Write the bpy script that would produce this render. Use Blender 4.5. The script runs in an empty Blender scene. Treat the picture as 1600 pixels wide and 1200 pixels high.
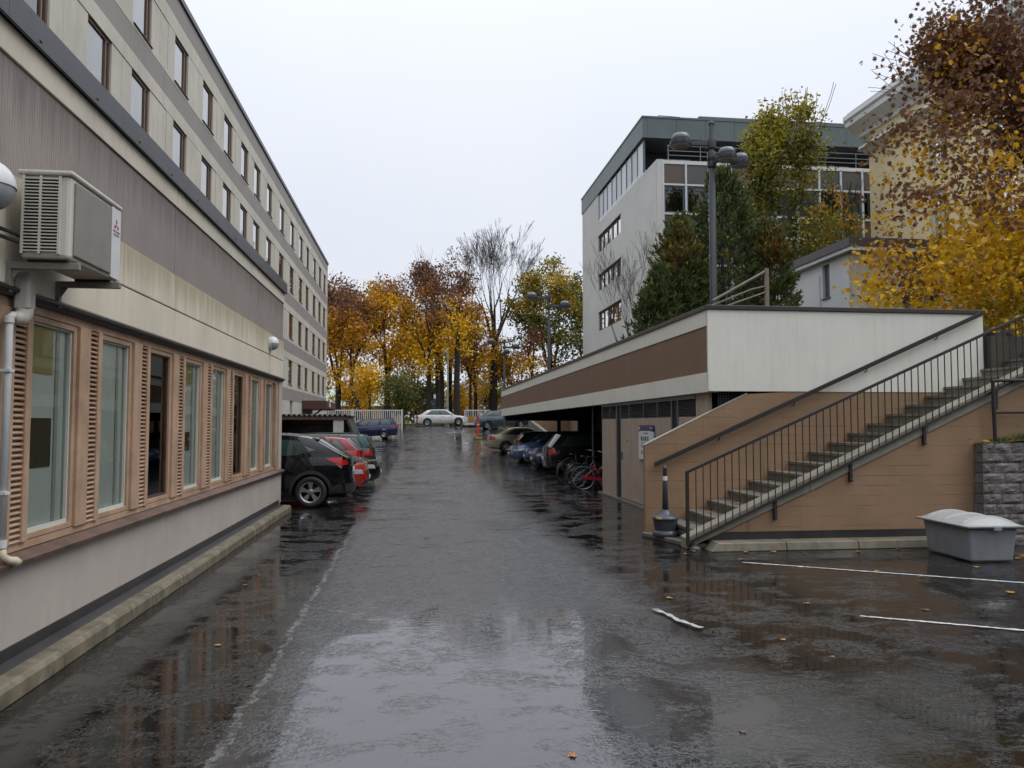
import bpy, math, random
from mathutils import Vector, Matrix, noise as mnoise
R = math.radians
sc = bpy.context.scene
col = sc.collection

# ------------------------------------------------------------------ camera
cam = bpy.data.cameras.new('camera'); camo = bpy.data.objects.new('camera', cam); col.objects.link(camo)
camo.location = (0, 0, 1.8); camo.rotation_euler = (R(93.005), 0, R(-7.021))
cam.sensor_width = 36; cam.lens = 27.0; cam.clip_start = .05; cam.clip_end = 3000
sc.camera = camo
# ------------------------------------------------------------------ overcast sky
SUN_EL, SUN_AZ = 55, 112
w = bpy.data.worlds.new('World'); sc.world = w; w.use_nodes = True
nt = w.node_tree; nt.nodes.clear()
out = nt.nodes.new('ShaderNodeOutputWorld'); bg = nt.nodes.new('ShaderNodeBackground')
sky = nt.nodes.new('ShaderNodeTexSky'); sky.sky_type = 'NISHITA'; sky.sun_disc = False
sky.sun_elevation = R(SUN_EL); sky.sun_rotation = R(SUN_AZ); sky.dust_density = 4; sky.air_density = 1.2
hs = nt.nodes.new('ShaderNodeHueSaturation'); hs.inputs['Saturation'].default_value = .12
mixs = nt.nodes.new('ShaderNodeMix'); mixs.data_type = 'RGBA'; mixs.inputs[0].default_value = .94
tc = nt.nodes.new('ShaderNodeTexCoord'); nz = nt.nodes.new('ShaderNodeTexNoise')
nz.inputs['Scale'].default_value = 1.6; nz.inputs['Detail'].default_value = 4
rp = nt.nodes.new('ShaderNodeValToRGB')
rp.color_ramp.elements[0].position = .3; rp.color_ramp.elements[0].color = (7.5, 7.98, 8.95, 1)
rp.color_ramp.elements[1].position = .7; rp.color_ramp.elements[1].color = (8.2, 8.6, 9.5, 1)
nt.links.new(tc.outputs['Generated'], nz.inputs['Vector']); nt.links.new(nz.outputs['Fac'], rp.inputs['Fac'])
nt.links.new(sky.outputs[0], hs.inputs['Color']); nt.links.new(hs.outputs[0], mixs.inputs[6]); nt.links.new(rp.outputs[0], mixs.inputs[7])
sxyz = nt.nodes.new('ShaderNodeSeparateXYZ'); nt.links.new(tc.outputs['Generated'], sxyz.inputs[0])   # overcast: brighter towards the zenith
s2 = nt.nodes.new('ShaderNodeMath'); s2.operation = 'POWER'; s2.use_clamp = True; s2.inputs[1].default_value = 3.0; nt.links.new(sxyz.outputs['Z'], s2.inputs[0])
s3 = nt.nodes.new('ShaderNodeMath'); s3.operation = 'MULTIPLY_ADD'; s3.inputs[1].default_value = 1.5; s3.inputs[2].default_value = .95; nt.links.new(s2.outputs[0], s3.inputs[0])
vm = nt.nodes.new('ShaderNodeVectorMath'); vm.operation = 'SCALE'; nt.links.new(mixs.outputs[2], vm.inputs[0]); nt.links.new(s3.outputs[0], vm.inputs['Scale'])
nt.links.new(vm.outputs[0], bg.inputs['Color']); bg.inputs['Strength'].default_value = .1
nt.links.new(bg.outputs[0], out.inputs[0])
sl = bpy.data.lights.new('sun', 'SUN'); sl.energy = 1.2; sl.angle = R(40); sl.color = (1, .97, .93)
so = bpy.data.objects.new('sun', sl); col.objects.link(so)
so.rotation_euler = (R(90 - SUN_EL), 0, R(180 - SUN_AZ) ); so.location = (0, -20, 40)
sc.view_settings.view_transform = 'Standard'; sc.view_settings.look = 'None'
sc.view_settings.exposure = 0.1; sc.view_settings.gamma = 1; sc.view_settings.use_curve_mapping = False
sc.cycles.use_denoising = True
sc.cycles.max_bounces = 6; sc.cycles.diffuse_bounces = 3; sc.cycles.glossy_bounces = 4; sc.cycles.transparent_max_bounces = 12
sc.cycles.caustics_reflective = False; sc.cycles.caustics_refractive = False

# ------------------------------------------------------------------ helpers
def lerp(a, b, t): return a + (b - a) * t
def interp(pts, x):
    if x <= pts[0][0]: return pts[0][1]
    for (x0, y0), (x1, y1) in zip(pts, pts[1:]):
        if x <= x1:
            t = (x - x0) / (x1 - x0 + 1e-9); return lerp(y0, y1, t)
    return pts[-1][1]
def sinterp(pts, x):   # smooth (monotone-ish cosine) interpolation through Catmull-Rom
    n = len(pts)
    if x <= pts[0][0]: return pts[0][1]
    if x >= pts[-1][0]: return pts[-1][1]
    for i in range(n - 1):
        if x <= pts[i + 1][0]:
            x0, y0 = pts[i]; x1, y1 = pts[i + 1]
            h = x1 - x0
            m0 = (y1 - pts[i - 1][1]) / (x1 - pts[i - 1][0]) if i > 0 else (y1 - y0) / h
            m1 = (pts[i + 2][1] - y0) / (pts[i + 2][0] - x0) if i + 2 < n else (y1 - y0) / h
            t = (x - x0) / h
            return (2*t**3 - 3*t*t + 1) * y0 + (t**3 - 2*t*t + t) * h * m0 + (-2*t**3 + 3*t*t) * y1 + (t**3 - t*t) * h * m1
class MB:
    def __init__(s): s.v = []; s.f = []; s.m = []; s.k = 0
    def add(s, vs, fs):
        o = len(s.v); s.v += [tuple(p) for p in vs]
        for f in fs: s.f.append(tuple(i + o for i in f)); s.m.append(s.k)
        return s
    def box(s, x0, x1, y0, y1, z0, z1):
        return s.add([(x0,y0,z0),(x1,y0,z0),(x1,y1,z0),(x0,y1,z0),(x0,y0,z1),(x1,y0,z1),(x1,y1,z1),(x0,y1,z1)],
                     [(0,3,2,1),(4,5,6,7),(0,1,5,4),(1,2,6,5),(2,3,7,6),(3,0,4,7)])
    def hexa(s, a, b):   # a, b: two quads (lists of 4 points), joined
        return s.add(list(a) + list(b), [(0,3,2,1),(4,5,6,7),(0,1,5,4),(1,2,6,5),(2,3,7,6),(3,0,4,7)])
    def prism(s, poly, ax, a0, a1):   # poly of 2D points in the other two axes (x,y,z order), extruded along ax
        def p(q, a):
            return (a, q[0], q[1]) if ax == 0 else (q[0], a, q[1]) if ax == 1 else (q[0], q[1], a)
        n = len(poly)
        return s.add([p(q, a0) for q in poly] + [p(q, a1) for q in poly],
                     [tuple(range(n))[::-1], tuple(range(n, 2*n))] + [(i, (i+1) % n, n + (i+1) % n, n + i) for i in range(n)])
    def tube(s, path, r, n=8, cap=True):
        path = [Vector(p) for p in path]; rs = r if isinstance(r, (list, tuple)) else [r] * len(path)
        up = None; rings = []
        for i, p in enumerate(path):
            d = (path[min(i+1, len(path)-1)] - path[max(i-1, 0)])
            d = d.normalized() if d.length > 1e-9 else Vector((0,0,1))
            if up is None: up = d.orthogonal().normalized()
            else:
                up = up - d * up.dot(d)
                up = up.normalized() if up.length > 1e-6 else d.orthogonal().normalized()
            b = d.cross(up)
            rings.append([p + (up * math.cos(2*math.pi*k/n) + b * math.sin(2*math.pi*k/n)) * rs[i] for k in range(n)])
        vs = [q for g in rings for q in g]; fs = []
        for i in range(len(path) - 1):
            for k in range(n): fs.append((i*n + k, i*n + (k+1) % n, (i+1)*n + (k+1) % n, (i+1)*n + k))
        if cap: fs += [tuple(range(n))[::-1], tuple(range((len(path)-1)*n, len(path)*n))]
        return s.add(vs, fs)
    def lathe(s, prof, n=24, c=(0,0,0), ax='z', cap=True):
        vs = []; fs = []; m = len(prof)
        for k in range(n):
            a = 2*math.pi*k/n; ca, sa = math.cos(a), math.sin(a)
            for r, z in prof:
                q = (r*ca, r*sa, z) if ax == 'z' else (r*ca, z, r*sa) if ax == 'y' else (z, r*ca, r*sa)
                vs.append((q[0]+c[0], q[1]+c[1], q[2]+c[2]))
        for k in range(n):
            for i in range(m-1):
                fs.append((k*m+i, ((k+1)%n)*m+i, ((k+1)%n)*m+i+1, k*m+i+1))
        if cap:
            fs.append(tuple(k*m for k in range(n))[::-1]); fs.append(tuple(k*m+m-1 for k in range(n)))
        return s.add(vs, fs)
    def grid(s, fn, nu, nv):
        vs = [fn(i/nu, j/nv) for i in range(nu+1) for j in range(nv+1)]
        return s.add(vs, [(i*(nv+1)+j, (i+1)*(nv+1)+j, (i+1)*(nv+1)+j+1, i*(nv+1)+j+1) for i in range(nu) for j in range(nv)])
    def mesh(s, name, mats, smooth=False):
        me = bpy.data.meshes.new(name); me.from_pydata(s.v, [], s.f)
        for m in (mats if isinstance(mats, (list, tuple)) else [mats]): me.materials.append(m)
        if any(s.m): me.polygons.foreach_set('material_index', s.m)
        if smooth: me.polygons.foreach_set('use_smooth', [True] * len(me.polygons))
        me.update(); return me
    def build(s, name, mats, parent=None, smooth=False, bevel=0, auto=None):
        o = link(name, s.mesh(name, mats, smooth or auto is not None), parent)
        if bevel:
            b = o.modifiers.new('bevel', 'BEVEL'); b.width = bevel; b.segments = 2; b.limit_method = 'ANGLE'; b.angle_limit = R(40)
        if auto is not None: o.data.set_sharp_from_angle(angle=R(auto))
        return o
def link(name, data, parent=None):
    o = bpy.data.objects.new(name, data); col.objects.link(o)
    if parent is not None:
        o.parent = parent
        if parent.get('w_'): o.matrix_parent_inverse = Matrix.Translation(-Vector(parent.location))
    return o
ALLROOT = []
def thing(name, label, cat, loc=(0,0,0), rz=0, group=None, world=True):
    o = bpy.data.objects.new(name, None); col.objects.link(o); o.empty_display_size = .1
    o.location = loc; o.rotation_euler = (0, 0, rz); o['label'] = label; o['category'] = cat
    if group: o['group'] = group
    if world: o['w_'] = 1; ALLROOT.append(o)
    return o
def tag(o, label, cat, group=None):
    o['label'] = label; o['category'] = cat
    if group: o['group'] = group
    return o
def struct(o): o['kind'] = 'structure'; return o

# ------------------------------------------------------------------ materials
def nmat(name):
    m = bpy.data.materials.new(name); m.use_nodes = True
    n = m.node_tree; b = n.nodes['Principled BSDF']; return m, n, b
def pos(n, scale=(1,1,1), obj=False):
    if obj: g = n.nodes.new('ShaderNodeTexCoord').outputs['Object']
    else: g = n.nodes.new('ShaderNodeNewGeometry').outputs['Position']
    mp = n.nodes.new('ShaderNodeMapping'); mp.inputs['Scale'].default_value = scale
    n.links.new(g, mp.inputs['Vector']); return mp.outputs[0]
def tnoise(n, vec, scale, detail=4, rough=.6, dist=0):
    t = n.nodes.new('ShaderNodeTexNoise'); t.inputs['Scale'].default_value = scale
    t.inputs['Detail'].default_value = detail; t.inputs['Roughness'].default_value = rough; t.inputs['Distortion'].default_value = dist
    n.links.new(vec, t.inputs['Vector']); return t.outputs['Fac']
def ramp(n, fac, a, b, ca=(0,0,0,1), cb=(1,1,1,1)):
    r = n.nodes.new('ShaderNodeValToRGB'); e = r.color_ramp.elements
    e[0].position = a; e[1].position = b; e[0].color = ca; e[1].color = cb
    n.links.new(fac, r.inputs['Fac']); return r.outputs['Color']
def mixc(n, fac, a, b):
    m = n.nodes.new('ShaderNodeMix'); m.data_type = 'RGBA'
    for s_, v in ((0, fac), (6, a), (7, b)):
        if isinstance(v, (int, float)): m.inputs[s_].default_value = v
        elif isinstance(v, tuple): m.inputs[s_].default_value = v if len(v) == 4 else v + (1,)
        else: n.links.new(v, m.inputs[s_])
    return m.outputs[2]
def maths(n, op, a, b=None, clamp=False):
    m = n.nodes.new('ShaderNodeMath'); m.operation = op; m.use_clamp = clamp
    for i, v in enumerate((a, b)):
        if v is None: continue
        if isinstance(v, (int, float)): m.inputs[i].default_value = v
        else: n.links.new(v, m.inputs[i])
    return m.outputs[0]
def bumpn(n, h, strength, dist=.01, prev=None):
    b = n.nodes.new('ShaderNodeBump'); b.inputs['Distance'].default_value = dist
    if isinstance(strength, (int, float)): b.inputs['Strength'].default_value = strength
    else: n.links.new(strength, b.inputs['Strength'])
    n.links.new(h, b.inputs['Height'])
    if prev is not None: n.links.new(prev, b.inputs['Normal'])
    return b.outputs[0]
def mul(c, k): return tuple(min(1, x * k) for x in c[:3])
def mat(name, c, r=.65, var=.14, vs=1.2, bump=.15, bs=60, metal=0, streak=0, streakc=None, obj=False, spec=.5, bd=.004):
    m, n, b = nmat(name); p = pos(n, obj=obj)
    f = tnoise(n, p, vs, 6, .65)
    cc = mixc(n, ramp(n, f, .3, .7), mul(c, 1 - var), mul(c, 1 + var))
    if streak:
        ps = pos(n, (5, 5, .35), obj); s = tnoise(n, ps, 1.6, 5, .7)
        cc = mixc(n, maths(n, 'MULTIPLY', ramp(n, s, .5, .78), streak), cc, streakc or mul(c, .45))
    n.links.new(cc, b.inputs['Base Color'])
    b.inputs['Roughness'].default_value = r; b.inputs['Metallic'].default_value = metal; b.inputs['Specular IOR Level'].default_value = spec
    if bump: n.links.new(bumpn(n, tnoise(n, p, bs, 4), bump, bd), b.inputs['Normal'])
    return m
def paint(name, c, metal=.3, r=.28):
    m, n, b = nmat(name)
    p = pos(n, obj=True); f = tnoise(n, p, 6, 3)
    n.links.new(mixc(n, f, mul(c, .85), mul(c, 1.12)), b.inputs['Base Color'])
    dr = tnoise(n, p, 45, 2, .5)       # rain beads on the paint
    n.links.new(ramp(n, dr, .45, .6, (r*.6,)*3+(1,), (min(1, r*1.5),)*3+(1,)), b.inputs['Roughness'])
    b.inputs['Specular IOR Level'].default_value = .15 if max(c) < .02 else .5
    b.inputs['Metallic'].default_value = metal; b.inputs['Coat Weight'].default_value = .8; b.inputs['Coat Roughness'].default_value = .04
    n.links.new(bumpn(n, ramp(n, dr, .52, .62), .03, .002), b.inputs['Normal'])
    return m
def plain(name, c, r=.5, metal=0, spec=.5):
    m, n, b = nmat(name); b.inputs['Base Color'].default_value = tuple(c) + (1,)
    b.inputs['Roughness'].default_value = r; b.inputs['Metallic'].default_value = metal; b.inputs['Specular IOR Level'].default_value = spec
    return m
def glass(name, tint=(.9,.95,.93), refl=1.0):
    m, n, b = nmat(name); n.nodes.remove(b)
    o = n.nodes['Material Output']; t = n.nodes.new('ShaderNodeBsdfTransparent'); g = n.nodes.new('ShaderNodeBsdfGlossy')
    t.inputs['Color'].default_value = tint + (1,); g.inputs['Roughness'].default_value = .015
    fr = n.nodes.new('ShaderNodeFresnel'); fr.inputs['IOR'].default_value = 1.5
    k = maths(n, 'MULTIPLY', fr.outputs[0], 1.9 * refl, True)
    mx = n.nodes.new('ShaderNodeMixShader'); n.links.new(k, mx.inputs[0]); n.links.new(t.outputs[0], mx.inputs[1]); n.links.new(g.outputs[0], mx.inputs[2])
    p = pos(n, obj=False); n.links.new(bumpn(n, tnoise(n, p, .9, 2), .05, .02), g.inputs['Normal'])
    n.links.new(mx.outputs[0], o.inputs['Surface']); return m
def leafmat(name, c):
    m, n, b = nmat(name); o = n.nodes['Material Output']
    p = pos(n); f = tnoise(n, p, 5, 3)
    cc = mixc(n, ramp(n, f, .3, .7), mul(c, .65), mul(c, 1.3))
    n.links.new(cc, b.inputs['Base Color']); b.inputs['Roughness'].default_value = .55; b.inputs['Specular IOR Level'].default_value = .3
    t = n.nodes.new('ShaderNodeBsdfTranslucent'); n.links.new(cc, t.inputs['Color'])
    mx = n.nodes.new('ShaderNodeMixShader'); mx.inputs[0].default_value = .32
    n.links.new(b.outputs[0], mx.inputs[1]); n.links.new(t.outputs[0], mx.inputs[2]); n.links.new(mx.outputs[0], o.inputs['Surface'])
    return m
# ------------------------------------------------------------------ ground
def sstep(a, b, x):
    t = max(0, min(1, (x - a) / (b - a))); return t * t * (3 - 2 * t)
def ground_z(x, y):
    y0 = 44.5 - .61 * max(-8, min(12, x))
    t = y - y0
    if t <= -3: return 0.0
    z = .0714 * ((t + 3) ** 2 / 12 if t < 3 else t)       # eased start of the ramp
    return 1.85 - math.log1p(math.exp((1.85 - z) * 4)) / 4 if z < 6 else 1.85
def gz(x, y):
    z = ground_z(x, y)
    return max(0.0, z) if y < 50 else z
def frange(a, b, s):
    r = []; x = a
    while x < b - 1e-6: r.append(x); x += s
    return r
def asphalt():
    m, n, b = nmat('wet_asphalt')
    p = pos(n)
    big = tnoise(n, p, .2, 3, .55); mid = tnoise(n, pos(n, (1, .5, 1)), 1.3, 4, .6, .5)
    grain = tnoise(n, p, 85, 3, .7); coarse = tnoise(n, p, 24, 3, .65, .6)
    worm = tnoise(n, pos(n, (1, 1.5, 1)), 11, 4, .62, 1.2)     # edges of the water film round the stones
    isl = ramp(n, worm, .52, .60); isl2 = ramp(n, tnoise(n, pos(n, (1.1, .8, 1)), 30, 3, .6, .8), .50, .60)
    rip = tnoise(n, pos(n, (1, 2.4, 1)), 4.5, 2, .5, 1.2)
    sep = n.nodes.new('ShaderNodeSeparateXYZ'); n.links.new(p, sep.inputs[0])
    # standing water collects in the shallow dip near the viewer, broken patches elsewhere
    dx = maths(n, 'SUBTRACT', sep.outputs['X'], .5); dy = maths(n, 'SUBTRACT', sep.outputs['Y'], 4.5)
    rad = maths(n, 'SQRT', maths(n, 'ADD', maths(n, 'MULTIPLY', maths(n, 'MULTIPLY', dx, dx), .28), maths(n, 'MULTIPLY', maths(n, 'MULTIPLY', dy, dy), .11)))
    dip = maths(n, 'SUBTRACT', 1.35, rad, True)
    film = ramp(n, maths(n, 'ADD', maths(n, 'ADD', maths(n, 'MULTIPLY', big, .45), maths(n, 'MULTIPLY', mid, .55)), maths(n, 'MULTIPLY', dip, .30)), .50, .64)
    wob = maths(n, 'ADD', maths(n, 'MULTIPLY', maths(n, 'SUBTRACT', tnoise(n, p, 2.2, 5, .7), .5), .5), maths(n, 'MULTIPLY', maths(n, 'SUBTRACT', tnoise(n, p, .35, 3), .5), 1.1))
    xx = maths(n, 'ADD', sep.outputs['X'], maths(n, 'MULTIPLY', wob, .45)); xr = maths(n, 'ADD', sep.outputs['X'], wob)
    lane = maths(n, 'MULTIPLY', ramp(n, maths(n, 'ADD', xx, 1.6), .44, .66), ramp(n, maths(n, 'SUBTRACT', 2.75, xr), .15, .8))
    c1 = mixc(n, ramp(n, grain, .35, .7), (.004,.0038,.0036), (.017,.0155,.014))
    c2 = mixc(n, ramp(n, grain, .35, .7), (.010,.010,.0108), (.06,.06,.063))
    cc = mixc(n, lane, c1, c2)
    silt = ramp(n, tnoise(n, pos(n, (1, 3, 1)), .8, 4, .7), .58, .72)
    cc = mixc(n, maths(n, 'MULTIPLY', silt, .4), cc, (.035, .026, .015))
    jw = maths(n, 'MULTIPLY', maths(n, 'SUBTRACT', tnoise(n, p, 2.2, 5, .75), .5), .3)
    jx = maths(n, 'ABSOLUTE', maths(n, 'ADD', maths(n, 'ADD', sep.outputs['X'], 1.07), jw))
    jn = maths(n, 'MULTIPLY', ramp(n, tnoise(n, p, 9, 4, .75), .40, .56), ramp(n, maths(n, 'MULTIPLY', maths(n, 'SUBTRACT', 19, sep.outputs['Y']), .1), 0, .8))
    joint = maths(n, 'MULTIPLY', maths(n, 'LESS_THAN', jx, .026), jn)
    cc = mixc(n, maths(n, 'MULTIPLY', joint, .5), cc, (.22, .22, .22))
    n.links.new(cc, b.inputs['Base Color'])
    sidefilm = maths(n, 'MULTIPLY', maths(n, 'SUBTRACT', 1.0, lane), ramp(n, tnoise(n, pos(n, (1, .7, 1)), .9, 4, .6, .4), .34, .50))
    film = maths(n, 'MAXIMUM', film, maths(n, 'MULTIPLY', sidefilm, .95))
    pud = ramp(n, tnoise(n, pos(n, (.75, 1.7, 1)), 1.25, 5, .66, .5), .55, .63)
    film = maths(n, 'MAXIMUM', film, maths(n, 'MULTIPLY', pud, .95))
    dry = maths(n, 'SUBTRACT', 1.0, film)
    patch = ramp(n, tnoise(n, pos(n, (1, 1.4, 1)), 1.5, 5, .7, .3), .47, .58)          # where the film is thin and stones break it
    spk = ramp(n, tnoise(n, pos(n, (1, 1.7, 1)), 7, 6, .72, .5), .40, .52)
    stone = ramp(n, tnoise(n, pos(n, (1, 1.3, 1)), 16, 5, .7, .6), .58, .66)
    ro_lane = mixc(n, spk, (.07,)*3, mixc(n, coarse, (.18,)*3, (.36,)*3))
    ro_side = mixc(n, maths(n, 'MULTIPLY', stone, patch), (.03,)*3, (.22,)*3)
    ro_film = mixc(n, maths(n, 'MULTIPLY', stone, patch), (.022,)*3, (.4,)*3)
    ro = mixc(n, dry, ro_film, mixc(n, lane, ro_side, ro_lane))
    ro = mixc(n, maths(n, 'MULTIPLY', joint, .5), ro, (.4, .4, .4))
    n.links.new(ro, b.inputs['Roughness']); n.links.new(maths(n, 'ADD', maths(n, 'MULTIPLY', lane, .38), 1.65), b.inputs['IOR'])
    dl = maths(n, 'MULTIPLY', dry, lane); ds = maths(n, 'MULTIPLY', maths(n, 'SUBTRACT', 1.0, lane), patch); pf = maths(n, 'MULTIPLY', film, patch)
    nb = bumpn(n, rip, maths(n, 'ADD', maths(n, 'MULTIPLY', dl, .12), .03), .02)
    w1 = tnoise(n, pos(n, (1, 1.7, 1)), 13, 3, .6, 1.2)
    nb = bumpn(n, w1, maths(n, 'ADD', maths(n, 'MULTIPLY', dl, .75), maths(n, 'ADD', maths(n, 'MULTIPLY', ds, .10), .008)), .014, nb)
    nb = bumpn(n, isl, maths(n, 'ADD', maths(n, 'ADD', maths(n, 'MULTIPLY', ds, .5), maths(n, 'MULTIPLY', dl, .5)), maths(n, 'ADD', maths(n, 'MULTIPLY', pf, .13), .02)), .011, nb)
    nb = bumpn(n, isl2, maths(n, 'ADD', maths(n, 'ADD', maths(n, 'MULTIPLY', ds, .42), maths(n, 'MULTIPLY', dl, .5)), maths(n, 'ADD', maths(n, 'MULTIPLY', pf, .12), .015)), .007, nb)
    nb = bumpn(n, grain, maths(n, 'MULTIPLY', dl, .25), .003, nb)
    n.links.new(nb, b.inputs['Normal']); return m
M_ASPH = asphalt()
xs = [-900, -300, -120, -60, -30] + frange(-20, 30, .8) + [30, 40, 60, 120, 300, 900]
ys = [-300, -100, -40, -20] + frange(-10, 36, 2) + frange(36, 80, .8) + [80, 90, 110, 150, 250, 500, 1500]
g = MB(); nx, ny = len(xs), len(ys)
g.add([(x, y, gz(x, y)) for x in xs for y in ys], [(i*ny+j, (i+1)*ny+j, (i+1)*ny+j+1, i*ny+j+1) for i in range(nx-1) for j in range(ny-1)])
struct(g.build('ground', M_ASPH, smooth=True))
# worn grass and leaf litter under the far trees
M_LITTER = mat('leaf_litter', (.16, .105, .03), .9, .5, 3, .5, 20)
g = MB()
def pk(u, v): 
    x = lerp(-40, 40, u); y = lerp(74 + 1.5 * math.sin(x * .2), 140, v); return (x, y, gz(x, y) + .05)
g.grid(pk, 40, 20); struct(g.build('park_ground', M_LITTER, smooth=True))

M_WHITEPAINT = mat('road_paint', (.50, .50, .48), .45, .45, 9, .3, 80, streak=.6, streakc=(.06, .06, .06))
for (a, b_, lab) in (((4.22, 9.68), (9.4, 6.47), 'thin white parking bay line nearest the stairs'), ((4.14, 6.86), (8.6, 4.31), 'short white parking bay line nearest the camera')):
    m = MB(); a = Vector(a); b_ = Vector(b_); d = (b_ - a).normalized(); nrm = Vector((-d.y, d.x)) * .03
    N = 160; rr = random.Random(4)
    ed = []
    for k in range(N + 1):
        p = a.lerp(b_, k / N); ed.append((p + nrm * rr.uniform(.5, 1.1), p - nrm * rr.uniform(.5, 1.1)))
    m.add([(q.x, q.y, .005) for e in ed for q in e], [(2*k, 2*k+1, 2*k+3, 2*k+2) for k in range(N)])
    tag(m.build('parking_line', M_WHITEPAINT), lab, 'road marking', 'white parking bay lines')

# ------------------------------------------------------------------ kerb along the left building
M_KERB = mat('mossy_kerb', (.16, .135, .095), .5, .5, 3.5, .4, 40, streak=.9, streakc=(.06, .065, .025))
k = thing('kerb', 'mossy concrete kerb along the foot of the left wall', 'kerb', (-2.64, 6, 0))
y = -3.0; i = 0; rr = random.Random(2)
while y < 16.3:
    L = 1.0 + rr.uniform(-.06, .06); y1 = min(y + L, 16.45); j = rr.uniform(-.006, .006)
    m = MB(); m.prism([(-2.58+j, 0), (-2.585+j, .1), (-2.61+j, .135), (-2.73, .14), (-2.73, 0)], 1, y + .006, y1 - .006)
    m.build('kerb_stone', M_KERB, k, bevel=.008); y = y1
M_TAR = mat('bitumen_strip', (.035, .033, .033), .35, .3, 3, .3, 60)
MB().box(-2.849, -2.838, -15, 16.5, .12, .235).build('bitumen_skirting', M_TAR, k)
MB().prism([(-2.731, .0), (-2.731, .125), (-2.846, .15), (-2.846, 0)], 1, -15, 16.5).build('bitumen_apron', M_TAR, k)
# ------------------------------------------------------------------ low wing on the left
XW = -2.85; YE = 16.8
def stained(name, c, top, bot, sc_, streakk=.5, moss=(.2, .17, .06), rib=0):
    # concrete whose upper edge has weather drips (a stain with a ragged lower end)
    m, n, b = nmat(name); p = pos(n)
    f = tnoise(n, p, 1.1, 6, .65); cc = mixc(n, ramp(n, f, .3, .7), mul(c, .88), mul(c, 1.1))
    sep = n.nodes.new('ShaderNodeSeparateXYZ'); n.links.new(p, sep.inputs[0])
    zz = maths(n, 'DIVIDE', maths(n, 'SUBTRACT', top, sep.outputs['Z']), top - bot)     # 0 at the top
    drip = tnoise(n, pos(n, (1, 7, .25)), sc_, 5, .7)
    k_ = ramp(n, maths(n, 'SUBTRACT', maths(n, 'MULTIPLY', drip, 1.2), zz), .12, .55)
    cc = mixc(n, maths(n, 'MULTIPLY', k_, streakk), cc, moss)
    s2 = tnoise(n, pos(n, (1, 4, .12)), 2.2, 5, .75)
    cc = mixc(n, maths(n, 'MULTIPLY', ramp(n, s2, .52, .75), .25), cc, mul(c, .55))
    n.links.new(cc, b.inputs['Base Color']); b.inputs['Roughness'].default_value = .75
    nb = bumpn(n, tnoise(n, p, 55, 4), .2, .004)
    if rib:
        wv = n.nodes.new('ShaderNodeTexWave'); wv.bands_direction = 'Y'; wv.inputs['Scale'].default_value = rib; wv.inputs['Distortion'].default_value = .6
        wv.inputs['Detail'].default_value = 2
        n.links.new(p, wv.inputs['Vector']); nb = bumpn(n, wv.outputs['Fac'], .9, .012, nb)
    n.links.new(nb, b.inputs['Normal']); return m
M_BEIGE = stained('beige_concrete', (.61, .55, .445), 3.57, 2.72, 1.5, .55, (.22, .18, .07))
M_CREAM = stained('cream_concrete', (.55, .505, .415), 4.6, 4.37, 1.5, .25, (.12, .11, .08))
M_RIB = stained('ribbed_grey_concrete', (.30, .262, .235), 4.38, 3.56, 1.6, .45, (.05, .045, .04), rib=9)
M_PLINTH = mat('grey_plinth', (.42, .375, .335), .7, .12, .9, .25, 70, streak=.25)
M_WOOD = mat('pink_brown_wood', (.44, .295, .20), .45, .22, 3, .25, 35, streak=.35, streakc=(.10, .05, .03))
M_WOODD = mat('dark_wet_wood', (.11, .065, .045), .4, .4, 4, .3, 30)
M_FLASH = mat('dark_grey_flashing', (.05, .05, .055), .38, .2, 2, .08, 20, metal=.3)
M_TRIM = plain('black_trim', (.02, .019, .019), .4)
M_PANE = glass('window_glass', (.95, .99, .96), .48)
M_CURT = mat('pale_green_curtain', (.84, .89, .81), .8, .05, 3, .05, 8)
M_BLIND = plain('dark_room', (.012, .012, .013), .8)
M_INFRAME = mat('inner_white_frame', (.55, .57, .52), .45, .08)
M_YELLOWROOM = mat('warm_room_wall', (.50, .42, .17), .8, .1)
M_BROWNBOARD = mat('brown_notice_board', (.10, .08, .045), .8, .4, 60, .1)

wing = thing('office_wing', 'long low office wing with wood-framed windows and ribbed grey band', 'building', (XW, 8, 0))
MB().box(-7.15, XW-.32, -15, YE-.14, 0, 4.58).build('core', M_BLIND, wing)
# end wall and roof
MB().box(-7.1, XW-.02, YE-.13, YE-.01, 0, 4.55).build('end_wall', M_BEIGE, wing)
MB().box(-7.15, XW+.02, -15, YE-.0, 4.6, 4.7).build('roof', M_FLASH, wing)
js = [-15.08, -11.0, -6.92, -2.84, 1.24, 5.32, 9.40, 13.46, YE]
for a, b_ in zip(js, js[1:]):
    a += .006; b_ -= .006
    MB().box(XW-.16, XW+.012, a, b_, 4.372, 4.598).build('upper_panel', M_CREAM, wing, bevel=.006)
    MB().box(XW-.16, XW-.006, a, b_, 3.566, 4.362).build('ribbed_panel', M_RIB, wing)
    MB().box(XW-.16, XW+.012, a, b_, 3.15, 3.558).build('concrete_panel', M_BEIGE, wing, bevel=.008)
    MB().box(XW-.16, XW+.012, a, b_, 2.775, 3.136).build('concrete_panel', M_BEIGE, wing, bevel=.008)
MB().box(XW-.17, XW-.03, -15, YE-.02, 2.72, 4.59).build('joint_backing', M_TRIM, wing)
for a, b_ in zip([-15.08, -11, -6.9, -2.84, 1.2, 5.26, 9.31, 13.36], [-11, -6.9, -2.84, 1.2, 5.26, 9.31, 13.36, YE]):
    MB().box(XW-.3, XW, a+.004, b_-.004, .15, .80).build('plinth_panel', M_PLINTH, wing, bevel=.006)
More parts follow.
